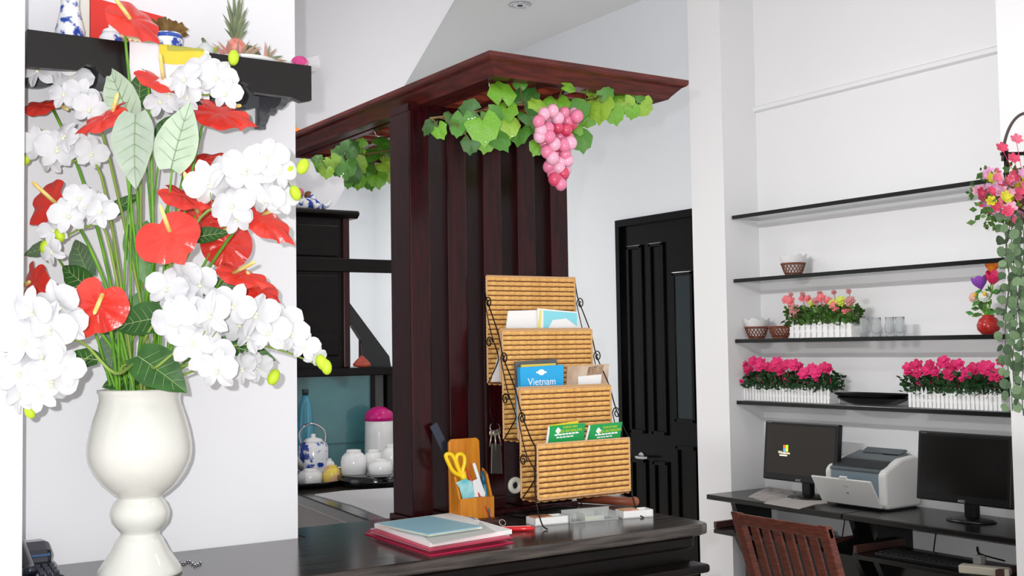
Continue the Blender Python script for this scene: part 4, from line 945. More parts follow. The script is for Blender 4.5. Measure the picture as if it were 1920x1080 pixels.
G1 = [(808, 232, 44, 2, -120), (822, 240, 40, 0, -70), (848, 218, 40, 2, -100), (858, 240, 34, 1, -80), (868, 222, 52, 1, -80), (886, 206, 48, 2, 170), (882, 266, 42, 2, -85), (905, 228, 78, 0, -95), (920, 215, 54, 1, -60),
      (932, 258, 56, 1, -60), (912, 262, 46, 0, -110), (942, 180, 64, 0, 80), (948, 205, 60, 0, -90), (952, 232, 54, 3, -80), (975, 160, 32, 1, 90), (984, 188, 62, 2, 60), (990, 215, 50, 2, -60), (975, 245, 50, 1, -100),
      (1000, 235, 46, 1, -40), (1010, 205, 50, 3, 100), (1044, 190, 60, 0, -85), (1062, 160, 40, 0, 5), (1025, 250, 36, 1, -60), (1008, 272, 38, 0, -100), (1082, 205, 50, 1, 20), (1088, 256, 54, 1, -80), (1078, 240, 42, 0, -110), (1098, 165, 36, 0, 100),
      (1108, 182, 46, 3, 10), (1128, 196, 64, 3, -80), (1150, 208, 48, 0, -60), (1132, 178, 40, 1, 40), (1172, 192, 44, 3, -70), (1160, 190, 38, 0, 120), (1192, 178, 46, 1, 80), (1204, 196, 50, 3, -20), (1186, 204, 36, 0, -80), (1105, 220, 40, 0, -140)]
garland('long artificial grapevine garland hung along the front of the overhead rack', G1, [(806, 222), (880, 212), (950, 198), (1010, 196), (1080, 190), (1150, 184), (1212, 186)], 2.39, 1)
G2 = [(606, 306, 40, 0, -100), (622, 300, 36, 3, -60), (612, 318, 34, 3, -90), (640, 292, 44, 2, 150), (652, 282, 46, 2, 60), (648, 306, 54, 1, -100), (660, 322, 48, 2, -80), (668, 305, 44, 3, -60), (684, 318, 50, 1, -90), (690, 292, 46, 1, 20), (700, 312, 52, 2, -110),
      (706, 330, 46, 0, -80), (718, 305, 46, 3, -40), (712, 272, 50, 1, 10), (678, 276, 40, 0, 170), (672, 336, 36, 0, -80), (690, 338, 36, 1, -60), (726, 320, 40, 3, -80), (596, 298, 28, 1, 150), (722, 285, 40, 2, 100), (632, 315, 32, 1, -60), (655, 340, 26, 1, -90)]
garland('shorter grapevine garland under the far left part of the overhead rack', G2, [(590, 300), (640, 292), (690, 288), (740, 280)], 3.2, 2, .04)
grm = [M('grape_%s' % n_, c1, .16, col2=c2, scale=18, coat=.5, sss=0) for n_, c1, c2 in (('rose', (206, 82, 122), (232, 150, 182)), ('pale', (236, 196, 214), (222, 130, 166)), ('deep', (186, 28, 66), (214, 84, 120)))]
gme = [MB().ball((0, 0, 0), 1, 16, 10, (1, 1, 1.1)).mesh('grape', m, True) for m in grm]
GR = [(1020, 214), (1036, 208), (1058, 212), (1076, 212), (1010, 228), (1028, 222), (1046, 222), (1064, 226), (1082, 218), (1014, 244), (1028, 240), (1046, 240), (1062, 244), (1072, 232), (1012, 256), (1030, 256), (1050, 256), (1066, 260), (1022, 268), (1040, 270),
      (1058, 272), (1070, 268), (1026, 284), (1046, 286), (1060, 290), (1036, 296), (1052, 302), (1064, 300), (1030, 312), (1048, 314), (1060, 318), (1038, 326), (1056, 326), (1040, 336), (1052, 346), (1046, 338)]
gb = PL(1046, 205, 1, 2.35)
t = thing('grape_bunch', 'bunch of glossy pink artificial grapes hanging from the garland', 'grapes', gb)
rnd = random.Random(21)
part('stalk', MB().tube([gb+Vector((0, .01, .02)), gb+Vector((0, .005, -.06)), PL(1046, 335, 1, 2.35)], .002, 6), M('grape_stalk', (214, 150, 160), .5), t, True)
for i, (x, y) in enumerate(GR):
    q = PL(x, y, 1, 2.352+rnd.uniform(-.026, .02)-(.012 if 225 < y < 300 else 0)); inst('grape', gme[rnd.choice((0, 0, 1, 1, 2))], t, scl(Matrix.Translation(q-gb) @ Matrix.Rotation(rnd.uniform(-.6, .6), 4, 'X'), rnd.uniform(11.2, 13.0)*(q-CAM).dot(FW)/FOC))
# ================================================================== WICKER RACK
XL, XR = 1.695, 2.0
tan = M('tan_wicker', (230, 182, 108), .5, col2=(214, 158, 86), scale=60, bump=.3)
dkw = M('dark_brown_wicker', (104, 58, 26), .7)  # dark brown backing and floors behind the tan strands
t = thing('wicker_rack', 'tiered tan wicker brochure rack with black scrolled wire frame on the counter', 'brochure rack', (1.85, 2.58, 1.05))
rackO = ORG[t]; PIT_ = .01365
def strand(ph):
    n = 66
    def fn(u, v):
        x = (u-.5)*(XR-XL); a = math.pi*v
        wob = .5+.5*math.cos(2*math.pi*(u*11+ph*.5))
        k = .42+.58*min(1, wob*2.6)
        return Vector((x, -.0032*math.sin(a)*k-.0012*wob, -math.cos(a)*PIT_*.40*(.75+.25*k)))
    return MB().grid(fn, n, 4).mesh('wicker_strand', tan, True)
strs = [strand(0), strand(1)]
xm = (XL+XR)/2
def panel(y, z0, z1, nm_):
    part('woven_backing', MB().box(XL+.002, XR-.002, y+.0004, y+.004, z0, z1), dkw, t)
    n = int(round((z1-z0)/PIT_))
    for i in range(n):
        z = z0+(i+.5)*(z1-z0)/n
        inst('wicker_strand', strs[i % 2], t, Matrix.Translation(Vector((xm, y, z))-rackO))
    def braid(a, b_):
        a, b_ = Vector(a), Vector(b_); nn = int((b_-a).length/.0045)
        return MB().tube([a+(b_-a)*i/nn for i in range(nn+1)], [.0036 if i % 2 else .0026 for i in range(nn+1)], 6)
    for x in (XL, XR): part('edge_braid', braid((x, y, z0), (x, y, z1)), M('braid_tan', (206, 164, 120), .6), t, True)
    part('edge_braid', braid((XL, y, z1), (XR, y, z1)), M('braid_tan', (206, 164, 120), .6), t, True)
    part('edge_braid', braid((XL, y, z0), (XR, y, z0)), M('braid_tan', (206, 164, 120), .6), t, True)
tiers = [(2.705, 1.418, 1.716, 2.638, 1.566), (2.628, 1.268, 1.562, 2.556, 1.408), (2.546, 1.117, 1.404, 2.468, 1.263)]
for yb_, zb_, zt_, yf, zf in tiers:
    panel(yb_, zb_, zt_, 'back'); panel(yf, zb_+.004, zf, 'front')
    nb = 5
    part('pocket_floor', MB().box(XL+.002, XR-.002, yf, yb_, zb_-.001, zb_+.002), dkw, t)
    for i in range(nb):
        inst('wicker_strand', strs[i % 2], t, Matrix.Translation(Vector((xm, yf+(i+.5)*(yb_-yf)/nb, zb_-.001))-rackO) @ Matrix.Rotation(math.radians(90), 4, 'X'))
def scroll(y, z, r_, x, sg=1):
    return MB().tube([Vector((x, y+sg*r_*(1-.8*a/9)*math.cos(a), z+r_*(1-.8*a/9)*math.sin(a))) for a in [i*.35 for i in range(26)]], .0017, 6)
for x in (XL-.006, XR+.006):
    part('side_wire', MB().tube(cat_([(x, 2.712, 1.716), (x, 2.70, 1.66), (x, 2.665, 1.60), (x, 2.637, 1.55), (x, 2.615, 1.49), (x, 2.575, 1.43), (x, 2.556, 1.40), (x, 2.53, 1.34), (x, 2.49, 1.28), (x, 2.468, 1.25), (x, 2.474, 1.18), (x, 2.47, 1.12), (x, 2.455, 1.08), (x, 2.44, 1.058), (x, 2.42, 1.0523)]), .0019, 6), wirem, t, True)
    for (yb_, zb_, zt_, yf, zf) in tiers:
        part('inner_wire', MB().tube(cat_([(x, yb_, zt_-.075), (x, yb_-.03, zt_-.16), (x, yf+.004, zf-.07), (x, yf+.012, zb_+.05), (x, yb_-.01, zb_)]), .0015, 6), wirem, t, True)
        part('wire_scroll', scroll(yb_-.018, zt_-.075, .017, x), wirem, t, True)
        part('wire_scroll', scroll(yb_-.020, zt_-.185, .017, x, -1), wirem, t, True)
    part('back_leg', MB().tube(cat_([(x, 2.710, 1.70), (x, 2.712, 1.40), (x, 2.708, 1.15), (x, 2.70, 1.0523)]), .0019, 6), wirem, t, True)
for y, z in ((2.711, 1.10), (2.711, 1.42), (2.63, 1.27)):
    part('cross_wire', MB().tube([(XL-.006, y, z), (XR+.006, y, z)], .0016, 6), wirem, t, True)
# ---- brochures
def card(name, pts, y, label, m, cat='brochure', th=.003, drop=.06, group='brochures in the wicker rack'):
    q = [PL(a_, b_, 1, y) for a_, b_ in pts]; poly = [(p.x, p.z) for p in q]; n = len(poly)
    # the last two points are the lower corners, hidden in the pocket: push them further down
    poly[-1] = (poly[-1][0]-(poly[0][0]-poly[-1][0])*.0, poly[-1][1]-drop); poly[-2] = (poly[-2][0], poly[-2][1]-drop)
    c_ = Vector((sum(p[0] for p in poly)/n, y, min(p[1] for p in poly)))
    t = thing(name, label, cat, c_, group); part('cover', MB().prism(poly, 1, y, y+th), m, t); return t
ccm = M
card('brochure', [(953, 583), (1013, 581), (1011, 620), (943, 622)], 2.662, 'white brochure at the left of the top pocket', paperw)
t = card('brochure', [(1008, 578), (1030, 580), (1083, 585), (1083, 620), (1010, 620)], 2.656, 'white and pale blue brochure at the right of the top pocket', paperw)
pb = [PL(a_, b_, 1, 2.6558) for a_, b_ in ((1019, 582), (1082, 587), (1082, 612), (1062, 597), (1036, 600), (1028, 616), (1019, 616))]
part('blue_print', MB().prism([(p.x, p.z) for p in pb], 1, 2.6552, 2.6558), M('pale_cyan_print', (136, 214, 228), .5), t)
pb = [PL(a_, b_, 1, 2.6558) for a_, b_ in ((1012, 581), (1016, 582), (1013, 617), (1008, 617))]
part('yellow_strip', MB().prism([(p.x, p.z) for p in pb], 1, 2.6550, 2.6556), M('pale_yellow_print', (232, 220, 120), .5), t)
card('paper_sheet', [(941, 640), (943, 640), (943, 716), (921, 716)], 2.692, 'white sheet sticking out of the side of the top pocket', paperw, 'paper', .002, .0)
card('guide_book', [(966, 678), (1044, 673), (1045, 690), (1045, 726), (968, 726)], 2.612, 'dark backed booklet behind the blue book in the middle pocket', M('dark_grey_cover', (92, 94, 96), .5), 'booklet', .006)
card('guide_book', [(978, 684), (1042, 681), (1044, 726), (978, 726)], 2.600, 'yellow edged booklet just behind the blue book', M('yellow_cover', (232, 206, 92), .5), 'booklet', .005)
t = card('travel_guide', [(975, 689), (1057, 684), (1056, 726), (977, 726)], 2.582, 'bright blue travel guide lettered Vietnam in the middle pocket', M('bright_blue_cover', (34, 166, 226), .35), 'book', .014)
q = PL(1016, 719, 1, 2.5818); white = M('white_lettering', (245, 248, 250), .5)
text('title_lettering', 'Vietnam', .028, white, t, FY((q.x, 2.5812, q.z-.004)))
q = PL(1015, 698, 1, 2.5818)
part('logo', MB().prism([(q.x+.011*math.cos(a)*(1 if abs(math.cos(a)) > .1 else 1), q.z+.008*math.sin(a)) for a in [i*math.pi/10 for i in range(20)]], 1, 2.5812, 2.582), white, t)
part('logo_bar', MB().box(q.x-.017, q.x+.017, 2.581, 2.5818, q.z-.0024, q.z+.0024), white, t)
t = card('brochure', [(1064, 687), (1142, 682), (1136, 726), (1060, 726)], 2.585, 'beige and brown photo brochure at the right of the middle pocket', M('beige_print', (206, 186, 166), .6, col2=(172, 140, 116), scale=14), 'brochure', .003)
pb = [PL(a_, b_, 1, 2.5845) for a_, b_ in ((1084, 706), (1128, 702), (1126, 724), (1084, 724))]
part('white_box', MB().prism([(p.x, p.z) for p in pb], 1, 2.584, 2.5846), paperw, t)
pb = [PL(a_, b_, 1, 2.5845) for a_, b_ in ((1104, 688), (1132, 684), (1128, 700), (1100, 704))]
part('brown_print', MB().prism([(p.x, p.z) for p in pb], 1, 2.584, 2.5846), M('brown_photo', (128, 98, 70), .6, col2=(176, 150, 124), scale=60), t)
blu = [PL(a_, b_, 1, 2.60) for a_, b_ in ((968, 726), (974, 726), (974, 812), (969, 800))]
solo('blue_leaflet', MB().prism([(p.x, p.z) for p in blu], 1, 2.60, 2.603), M('leaflet_blue', (120, 178, 216), .5), 'blue leaflet showing at the side of the middle pocket', 'leaflet')
green = M('green_card', (16, 156, 78), .45); lemon = M('lemon_lettering', (214, 226, 40), .5)
card('name_card', [(1030, 797), (1084, 789), (1088, 800), (1088, 836), (1030, 836)], 2.510, 'yellow card peeping out behind the left green card', M('yellow_card', (232, 214, 56), .5), 'card', .002)
for i, (pts, lab, y) in enumerate((([(1031, 799), (1097, 793), (1092, 832), (1026, 835)], 'green leaflet with yellow lettering at the left of the bottom pocket', 2.500), ([(1107, 797), (1167, 791), (1157, 826), (1099, 830)], 'green leaflet with yellow lettering at the right of the bottom pocket', 2.500))):
    t = card('green_leaflet', pts, y, lab, green, 'leaflet', .004, .05, 'green leaflets in the bottom pocket')
    c_ = PL(sum(p[0] for p in pts[:2])/2, 809, 1, y); dx = PL(pts[0][0]+12, 808, 1, y); sl = Matrix.Rotation(math.radians(2.2), 4, 'Z') @ Matrix.Shear('XZ', 4, (.0, 0)) 
    w_ = dx.x+.006
    part('white_edge', MB().prism([(PL(a_, b_, 1, y).x, PL(a_, b_, 1, y).z) for a_, b_ in ((pts[0][0]-2, pts[0][1]+1), (pts[0][0]+1, pts[0][1]), (pts[3][0]+1, pts[3][1]), (pts[3][0]-2, pts[3][1]))], 1, y+.0005, y+.004), paperw, t)
    part('diamond_logo', MB().prism([(w_, dx.z+.0095), (w_+.0095, dx.z+.001), (w_, dx.z-.0095), (w_-.0095, dx.z-.001)][::-1], 1, y-.0006, y), white, t)
    tx = w_+.040
    for body, sz, dz, mm, ddx in (('KHACH SAN', .0085, .006, lemon, 0), ('HOI AN NHUNG', .0105, -.0045, lemon, 0)):
        text('lettering', body, sz, mm, t, FY((tx+ddx, y-.0008, dx.z+dz)) @ sl)
    rn = random.Random(i)
    for row, (n_, zz, hh) in enumerate(((7, -.0125, .0042), (5, -.0195, .0034))):
        xx = w_-.012+.006*row
        for q_ in range(n_):
            ww = rn.uniform(.006, .012); part('small_print', MB().box(xx, xx+ww, y-.0006, y-.0001, dx.z+zz+(xx-w_)*.04, dx.z+zz+hh+(xx-w_)*.04), white, t); xx += ww+.0022
# ---- pen holder
oak = M('varnished_oak', (216, 140, 40), .35, col2=(190, 112, 28), scale=6, stretch=(12, 12, 1.2))
hx0, hx1, hy0, hy1 = 1.556, 1.662, 2.628, 2.690
t = thing('pen_holder', 'varnished orange-brown wooden pen holder with a tall back on the counter', 'pen holder', ((hx0+hx1)/2, 2.66, 1.05))
zt1 = PL(865, 822, 1, hy1).z
bk = [(hx0, 1.05), (hx1-.006, 1.05), (hx1-.012, zt1-.008), (hx1-.02, zt1), (hx0+.006, zt1), (hx0-.002, zt1-.008)]
part('back_board', MB().prism(bk, 1, hy1-.009, hy1), oak, t, bevel=.002)
part('front_board', MB().box(hx0, hx1, hy0, hy0+.008, 1.05, 1.118), oak, t, bevel=.002)
part('side_board', MB().prism([(hy0+.008, 1.05), (hy1-.009, 1.05), (hy1-.009, 1.19), (hy0+.03, 1.175), (hy0+.008, 1.118)], 0, hx0, hx0+.007), oak, t, bevel=.002)
part('side_board', MB().prism([(hy0+.008, 1.05), (hy1-.009, 1.05), (hy1-.009, 1.19), (hy0+.03, 1.175), (hy0+.008, 1.118)], 0, hx1-.007, hx1), oak, t, bevel=.002)
part('floor_board', MB().box(hx0+.007, hx1-.007, hy0+.008, hy1-.009, 1.05, 1.056), oak, t)
def pen(name, a, b_, y0, y1, r_, m, label, cat='pen', cap=None):
    A = PL(a[0], a[1], 1, y0); B = PL(b_[0], b_[1], 1, y1); d = (A-B).normalized(); F = B+d*((1.06-B.z)/d.z) if abs(d.z) > .01 else B
    t = thing(name, label, cat, F, 'pens in the wooden holder')
    part('barrel', MB().tube([F, F+(A-F)*.7, A-(A-F)*.02, A], [r_*.6, r_, r_, r_*.6], 10), m, t, True)
    if cap: part('cap', MB().tube([A-(A-F)*.28, A], [r_*1.15, r_*1.1], 10), cap, t, True)
pen('red_pen', (872, 878), (893, 918), 2.665, 2.645, .003, M('red_pen', (206, 60, 50), .3), 'red pen leaning in the wooden holder')
pen('blue_pen', (904, 884), (910, 920), 2.66, 2.645, .0052, M('blue_pen', (44, 120, 150), .3), 'teal blue pen at the right of the wooden holder', cap=M('blue_cap', (30, 90, 120), .3))
pen('white_pen', (888, 868), (905, 922), 2.672, 2.648, .005, paperw, 'white pen in the wooden holder')
def tagcard(pts, y, m, label, cat):
    q = [PL(a_, b_, 1, y) for a_, b_ in pts]; return solo('paper_tag', MB().prism([(p.x, p.z) for p in q], 1, y, y+.0015), m, label, cat)
tagcard([(855, 905), (872, 898), (884, 902), (892, 932), (868, 936), (862, 916)], 2.642, M('aqua_card', (90, 190, 200), .5, col2=(190, 226, 230), scale=30), 'aqua printed card in the front of the pen holder', 'card')
tagcard([(886, 902), (899, 896), (912, 930), (891, 932)], 2.640, paperw, 'white card beside the aqua card in the pen holder', 'card')
# scissors
yel2 = M('yellow_plastic', (244, 206, 32), .3); sy = 2.655
t = thing('scissors', 'yellow-handled scissors stuck in the wooden holder', 'scissors', PL(868, 925, 1, sy))
def ring(pts): return MB().tube([PL(a_, b_, 1, sy+.002*i_) for i_, (a_, b_) in enumerate(pts)], .0055, 8, False)
l1 = [(866, 893), (850, 884), (840, 866), (836, 853), (846, 852), (853, 862), (858, 876), (866, 890)]
l2 = [(866, 893), (857, 870), (856, 856), (863, 851), (870, 856), (871, 868), (868, 880), (867, 892)]
for l in (l1, l2): part('handle', MB().tube(cat_([PL(a_, b_, 1, sy) for a_, b_ in l], 4), .0058, 8), yel2, t, True)
part('shank', MB().tube([PL(866, 885, 1, sy), PL(872, 905, 1, sy)], [.011, .009], 10), yel2, t, True)
part('blade', MB().pbox(PL(867, 903, 1, sy), (.012, 0, 0), PL(878, 950, 1, sy)-PL(867, 903, 1, sy), (0, .003, 0)), chrome, t)
# dark ruler leaning behind the holder
a_, b_ = PL(806, 800, 1, 2.712), PL(845, 880, 1, 2.70); d = (b_-a_); d2 = d*((1.055-a_.z)/d.z)
t = thing('steel_ruler', 'long dark steel ruler leaning in the wooden pen holder', 'ruler', a_+d2)
part('blade', MB().pbox(a_, d*1.35, (.022, 0, .010), (0, .002, 0)), M('dark_steel', (58, 62, 74), .25, metal=.6), t)
# keys
t = thing('hanging_keys', 'bunch of metal keys with a long fob hanging beside the wicker rack', 'keys', PL(930, 888, 1, 2.69))
ky = 2.69
def kp_(a_, b_, dy=0): return PL(a_, b_, 1, ky+dy)
part('key_ring', MB().tube([kp_(928, 802)+Vector((.016*math.cos(i*.4), .003*math.sin(i*.4), .014*math.sin(i*.4))) for i in range(17)], .0016, 6), chrome, t, True)
part('fob', MB().prism([(kp_(a_, b_).x, kp_(a_, b_).z) for a_, b_ in ((921, 832), (938, 832), (941, 888), (920, 888))], 1, ky-.003, ky+.003), M('brushed_metal', (150, 148, 144), .3, metal=.9), t, bevel=.001)
for i, (a_, b_, c_, d_) in enumerate(((922, 812, 918, 838), (934, 810, 940, 836), (928, 812, 930, 845))):
    A, B = kp_(a_, b_, -.004*i), kp_(c_, d_, -.004*i)
    part('key', MB().tube([A, B], [.003, .0022], 6).ball(A, .009, 10, 6, (1, .25, 1)), M('worn_brass', (176, 168, 150), .35, metal=.8), t, True)
part('cord', MB().tube([kp_(926, 798), kp_(919, 770, .01), kp_(919, 724, .014)], .0012, 5), wirem, t, True)
# roll of tape hanging
tq = PL(966, 910, 1, 2.66)
def tor(c_, R_, r_, n=28):
    return MB().tube([c_+Vector((R_*math.cos(i*2*math.pi/n), 0, R_*math.sin(i*2*math.pi/n))) for i in range(n+1)], r_, 10, False)
t = thing('tape_roll', 'roll of pale tape hanging on a string beside the wicker rack', 'tape roll', tq-Vector((0, 0, .022)))
part('roll', tor(tq, .016, .0075), M('pale_tape', (206, 204, 190), .4), t, True)
part('string', MB().tube([tq+Vector((.002, 0, .012)), tq+Vector((.022, .006, .05)), tq+Vector((.026, .02, .16))], .0009, 5), wirem, t, True)
# loops of wire on the counter behind the rack
solo('loose_cable', MB().tube(cat_([PL(x, y, 2, 1.056+.004*math.sin(x*.05)) for x, y in ((945, 962), (970, 968), (1005, 968), (1050, 960), (1085, 954), (1060, 950), (1000, 956), (960, 960), (955, 954), (990, 950), (1040, 949))]), .0026, 6), wirem, 'thin black cable coiled on the counter behind the wicker rack', 'cable', smooth=True)
# ---- notebooks and folder
def stack(pL, pB, pR, z0, z1, inset=0):
    L_, B_, R_ = (PL(*p, 2, z0) for p in (pL, pB, pR)); e1 = R_-B_; e2 = L_-B_
    return MB().pbox(B_, e1, e2, (0, 0, z1-z0))
t = thing('ring_binder', 'magenta folder lying lowest under the papers on the counter', 'folder', (1.4, 2.47, 1.05))
part('lower_cover', stack((684, 1001), (806, 1043), (963, 1018), 1.0505, 1.053), M('magenta_cover', (196, 28, 74), .4), t)
part('pages', stack((695, 998), (806, 1034), (955, 1010), 1.0532, 1.063), M('violet_white_pages', (204, 200, 214), .7), t)
part('upper_cover', stack((690, 995), (806, 1033), (962, 1009), 1.0632, 1.0652), M('magenta_cover', (196, 28, 74), .4), t)
t = thing('paper_pad', 'thick white notepad under the blue notebook', 'notepad', (1.4, 2.47, 1.0655))
part('pages', stack((702, 989), (806, 1026), (960, 1001), 1.0655, 1.076), paperw, t)
part('grey_sheet', stack((790, 1003), (812, 1021), (930, 998), 1.0762, 1.077), M('light_grey_sheet', (198, 200, 196), .7), t)
t = thing('blue_notebook', 'pale blue notebook on top of the white notepad', 'notebook', (1.38, 2.5, 1.0772))
part('pages', stack((708, 985), (804, 1006), (904, 991), 1.0772, 1.084), M('cream_pages', (232, 232, 216), .7), t)
part('cover', stack((708, 982), (804, 1003), (904, 988), 1.0842, 1.0862), M('pale_blue_cover', (146, 190, 206), .5), t)
# red pen, brown wallet with key rings, blue whistle
a_, b_ = PL(928, 993, 2, 1.056), PL(1002, 991, 2, 1.056)
t = thing('red_marker', 'red pen lying on the counter beside the notebooks', 'pen', (a_+b_)/2-Vector((0, 0, .006)))
part('barrel', MB().tube([a_, a_+(b_-a_)*.85, b_], [.006, .006, .0055], 12), M('red_barrel', (214, 36, 40), .2), t, True)
part('clip', MB().pbox(a_+(b_-a_)*.12+Vector((0, 0, .006)), (b_-a_)*.8, (0, .003, 0), (0, 0, .0015)), M('pink_clip', (238, 150, 146), .3), t)
q = PL(918, 985, 2, 1.05)
t = thing('leather_wallet', 'small brown leather key wallet behind the notebooks', 'wallet', q)
part('body', MB().obox(q+Vector((0, .01, .008)), (.075, .045, .016), Matrix.Rotation(-.15, 3, 'Z')), M('dark_brown_leather', (62, 34, 26), .4), t, bevel=.005)
for a_ in ((893, 978), (942, 980), (905, 985)):
    rq = PL(*a_, 2, 1.072); part('metal_ring', MB().tube([rq+Vector((.009*math.cos(i*.45), .004*math.sin(i*.45), .007*math.sin(i*.45))) for i in range(15)], .0013, 6), chrome, t, True)
q = PL(880, 982, 2, 1.05)
t = thing('blue_charm', 'small blue key charm beside the wooden pen holder', 'charm', q+Vector((0, .0, 0)))
part('body', MB().ball(q+Vector((0, 0, .012)), .012, 12, 8, (1.4, 1, 1)), M('charm_blue', (38, 110, 176), .3), t, True)
part('loop', MB().tube([q+Vector((.017+.005*math.cos(i*.5), 0, .014+.005*math.sin(i*.5))) for i in range(13)], .0012, 5), chrome, t, True)
# ---- small boxes of cards
def cardbox(pa, pb_, w_, h, label, fill):
    A, B = PL(*pa, 2, 1.05), PL(*pb_, 2, 1.05); e1 = B-A; n_ = Vector((-e1.y, e1.x, 0)).normalized(); e2 = n_*w_; th = .0022
    t = thing('card_tray', label, 'card box', (A+B)/2)
    part('base', MB().pbox(A, e1, e2, (0, 0, .003)), paperw, t)
    for o_, e_, f_ in ((A, e1, n_*th), (A+e2-n_*th, e1, n_*th), (A, e1.normalized()*th, e2), (B-e1.normalized()*th, e1.normalized()*th, e2)):
        part('side', MB().pbox(o_, e_, f_, (0, 0, h)), paperw, t)
    return t, A, e1, e2
hb = .020
for pa, pb_, lab in (((1003, 987), (1066, 981), 'white open box of name cards at the front foot of the rack'), ((1168, 973), (1225, 969), 'white open box of name cards at the right end of the counter')):
    t, A, e1, e2 = cardbox(pa, pb_, .05, hb, lab, 0)
    part('printed_card', MB().pbox(A+e1*.06+e2*.1+Vector((0, 0, .012)), e1*.5, e2*.8, (0, -.0, .010)), M('pink_card', (196, 120, 120), .5, col2=(214, 176, 96), scale=40), t)
    part('card', MB().pbox(A+e1*.58+e2*.1+Vector((0, 0, .004)), e1*.36, e2*.8, (0, 0, .010)), M('grey_card', (170, 174, 174), .5), t)
clr = M('clear_plastic', (226, 232, 230), .1, alpha=.38)
A, B = PL(1070, 981, 2, 1.05), PL(1160, 973, 2, 1.05); e1 = B-A; n_ = Vector((-e1.y, e1.x, 0)).normalized()
t = thing('acrylic_card_holder', 'clear plastic card holder between the two white boxes', 'card holder', (A+B)/2)
part('base', MB().pbox(A, e1, n_*.055, (0, 0, .003)), clr, t)
part('front', MB().pbox(A+e1*.3, e1*.4, n_*.003, (0, 0, .014)), clr, t)
part('back', MB().pbox(A+n_*.052, e1, n_*.003, (0, 0, .028)), clr, t)
for f_ in (0, .3, .68, .975): part('divider', MB().pbox(A+e1*f_+n_*.003, e1.normalized()*.003, n_*.049, (0, 0, .02)), clr, t)
part('yellow_card', MB().pbox(A+e1*.33+n_*.008, e1*.32, n_*.035, (0, 0, .007)), M('pale_lemon_card', (224, 226, 168), .6), t)
q0 = PL(1096, 945, 2, 1.05); q1 = PL(1200, 952, 2, 1.05)
t = thing('brown_case', 'long red-brown leather case lying behind the card boxes', 'case', (q0+q1)/2)
part('body', MB().tube([q0+Vector((0, .03, .012)), (q0+q1)/2+Vector((0, .03, .014)), q1+Vector((0, .03, .013))], [.011, .013, .012], 10), M('red_brown_leather', (132, 66, 44), .45), t, True)
part('end_cap', MB().ball(q1+Vector((.004, .03, .014)), .0145, 10, 8), M('tan_leather', (150, 84, 56), .5), t, True)
tagp = [PL(1130, 935, 1, 2.60), PL(1164, 931, 1, 2.60), PL(1164, 944, 1, 2.60), PL(1140, 946, 1, 2.60)]
# ================================================================== HANGING FLOWER BASKET
HB = DP(1925, 380, 4.2); hs = 4.2/FOC
t = thing('hanging_basket', 'hanging basket of pink flowers with long trailing variegated ivy at the right edge', 'hanging basket', HB)
part('hoop_handle', MB().tube([HB+RT*hs*45*math.cos(a)+UP*hs*(78+90*math.sin(a)) for a in [math.pi*i/24 for i in range(25)]], .0055, 8), M('hoop_brown', (72, 62, 62), .5), t, True)
for dx in (-38, 0, 38):
    part('basket_post', MB().obox(HB+RT*hs*dx+UP*hs*70, (.012, .012, .11), Matrix.Identity(3)), woodk, t)
part('basket_rim', MB().obox(HB+UP*hs*92, (.012, .19, .012), Matrix.Rotation(-YAW+math.pi/2, 3, 'Z')), woodk, t)
part('basket_bowl', MB().lathe([(.02, -.05), (.05, -.03), (.06, .01), (.062, .03)], HB+UP*hs*8+RT*.01, 20), M('basket_brown', (84, 62, 46), .7), t, True)
part('hanger', MB().tube([HB+UP*hs*168, HB+UP*hs*172+X_*.1, HB+UP*hs*172+X_*.195], .003, 6), wirem, t, True)
pk_ = [M('basket_pink', (226, 110, 136), .6), M('basket_pale_pink', (234, 172, 194), .6), M('basket_rose', (214, 70, 104), .6), M('basket_lilac', (222, 160, 200), .6), M('basket_yellow', (216, 206, 52), .6)]
rnd = random.Random(77)
for i in range(120):
    a = rnd.random()*6.28; rr = math.sqrt(rnd.random()); q = HB+RT*hs*(-22+68*rr*math.cos(a))+UP*hs*(14+52*rr*math.sin(a)-.2*68*rr*math.cos(a))+TO*hs*rnd.uniform(-35, 45)
    mb = little_flower(q, hs*rnd.uniform(8, 13), None, (TO+UP*.3+RT*rnd.uniform(-.5, .5)), 6, i)
    m2 = little_flower(q+TO*.004, hs*rnd.uniform(5, 8), None, (TO+UP*.3), 5, i+99); mb.add(m2.v, m2.f)
    part('bloom', mb, rnd.choice(pk_[:4] if rnd.random() > .15 else pk_[4:]), t)
for (x, y) in ((1905, 262), (1878, 278), (1900, 298)):
    q = DP(x, y, 4.16); mb = little_flower(q, hs*12, None, TO+UP*.6, 6, x); mb.tube([q, HB+UP*hs*10], .0012, 5); part('bloom', mb, pk_[0 if x > 1900 else 2], t)
fol = MB()
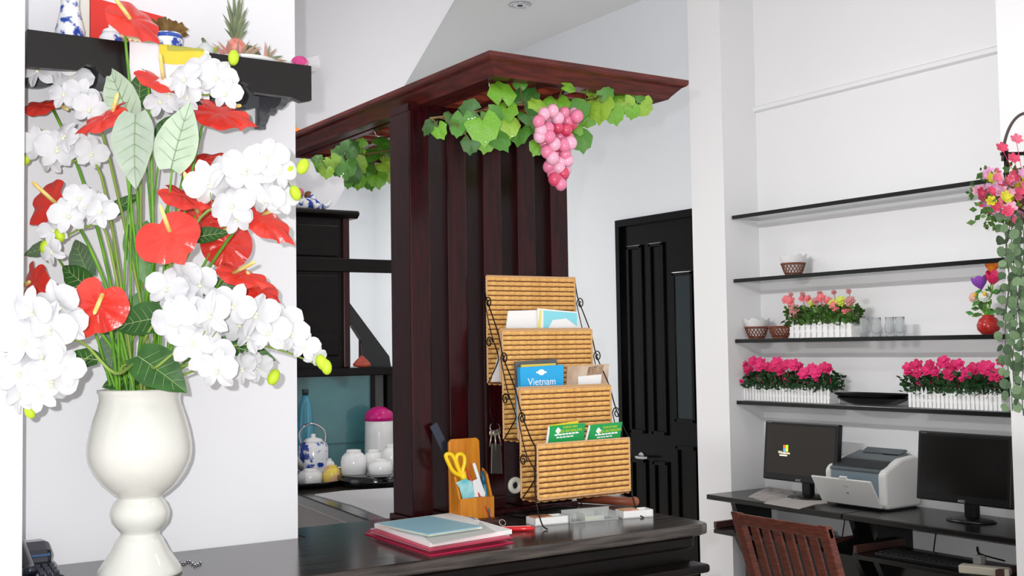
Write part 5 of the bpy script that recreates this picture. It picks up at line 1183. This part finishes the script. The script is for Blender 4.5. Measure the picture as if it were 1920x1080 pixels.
for i in range(260):
    q = HB+RT*hs*rnd.uniform(-78, 78)+UP*hs*rnd.uniform(-45, 70)-RT*hs*15+TO*hs*rnd.uniform(-45, 25); d = Vector((rnd.uniform(-1, 1), rnd.uniform(-1, 1), rnd.uniform(-1, 1))).normalized(); sd = d.cross(TO).normalized(); L = hs*rnd.uniform(10, 20)
    fol.add([q, q+d*L*.5+sd*L*.3, q+d*L, q+d*L*.5-sd*L*.3], [(0, 1, 2, 3)])
part('foliage', fol, leafl, t, kind='stuff')
vlm = []
for nm_, c1, c2 in (('a', (62, 100, 60), (186, 204, 166)), ('b', (48, 80, 50), (150, 172, 134)), ('c', (84, 122, 74), (204, 216, 186))):
    inner = MB()
    pts = [(0, -.5), (.3, -.38), (.44, -.05), (.36, .28), (0, .55), (-.36, .28), (-.44, -.05), (-.3, -.38)]
    mb = MB().add([(0, 0, .03)]+[(x*.99, y*.99, .10*abs(x)-.12*y*y) for x, y in pts], [(0, 1+i, 1+(i+1) % 8) for i in range(8)])
    vlm.append(mb.mesh('trailing_leaf', M('ivy_%s' % nm_, c1, .45, col2=c2, scale=55, lo=.52, hi=.66), True))
for (x0, x1, y1_) in ((1884, 1893, 770), (1901, 1904, 740), (1916, 1912, 690), (1936, 1930, 760), (1954, 1960, 650), (1893, 1886, 600), (1926, 1920, 780)):
    D = 4.2+rnd.uniform(-.05, .05); pts = [DP(x0+(x1-x0)*f+5*math.sin(f*9+x0), 400+(y1_-400)*f, D) for f in [i/14 for i in range(15)]]
    part('trailing_stem', MB().tube(pts, .0016, 5), M('ivy_stem', (70, 76, 60), .6), t, True)
    n_ = int((y1_-400)/11)
    for i in range(n_):
        f = (i+.5)/n_; y = 400+(y1_-400)*f; x = x0+(x1-x0)*f+5*math.sin(f*9+x0)+(14 if i % 2 else -14)*rnd.uniform(.5, 1)
        q = DP(x, y, D+rnd.uniform(-.03, .03)); a = rnd.uniform(-2.6, -.5)
        inst('trailing_leaf', vlm[i % 3], t, scl(Matrix.Translation(q-HB) @ frame((0, 0, 0), cv(rnd.uniform(-.5, .5), rnd.uniform(-.4, .5)), RT*math.cos(a)+UP*math.sin(a)), hs*rnd.uniform(15, 22)))
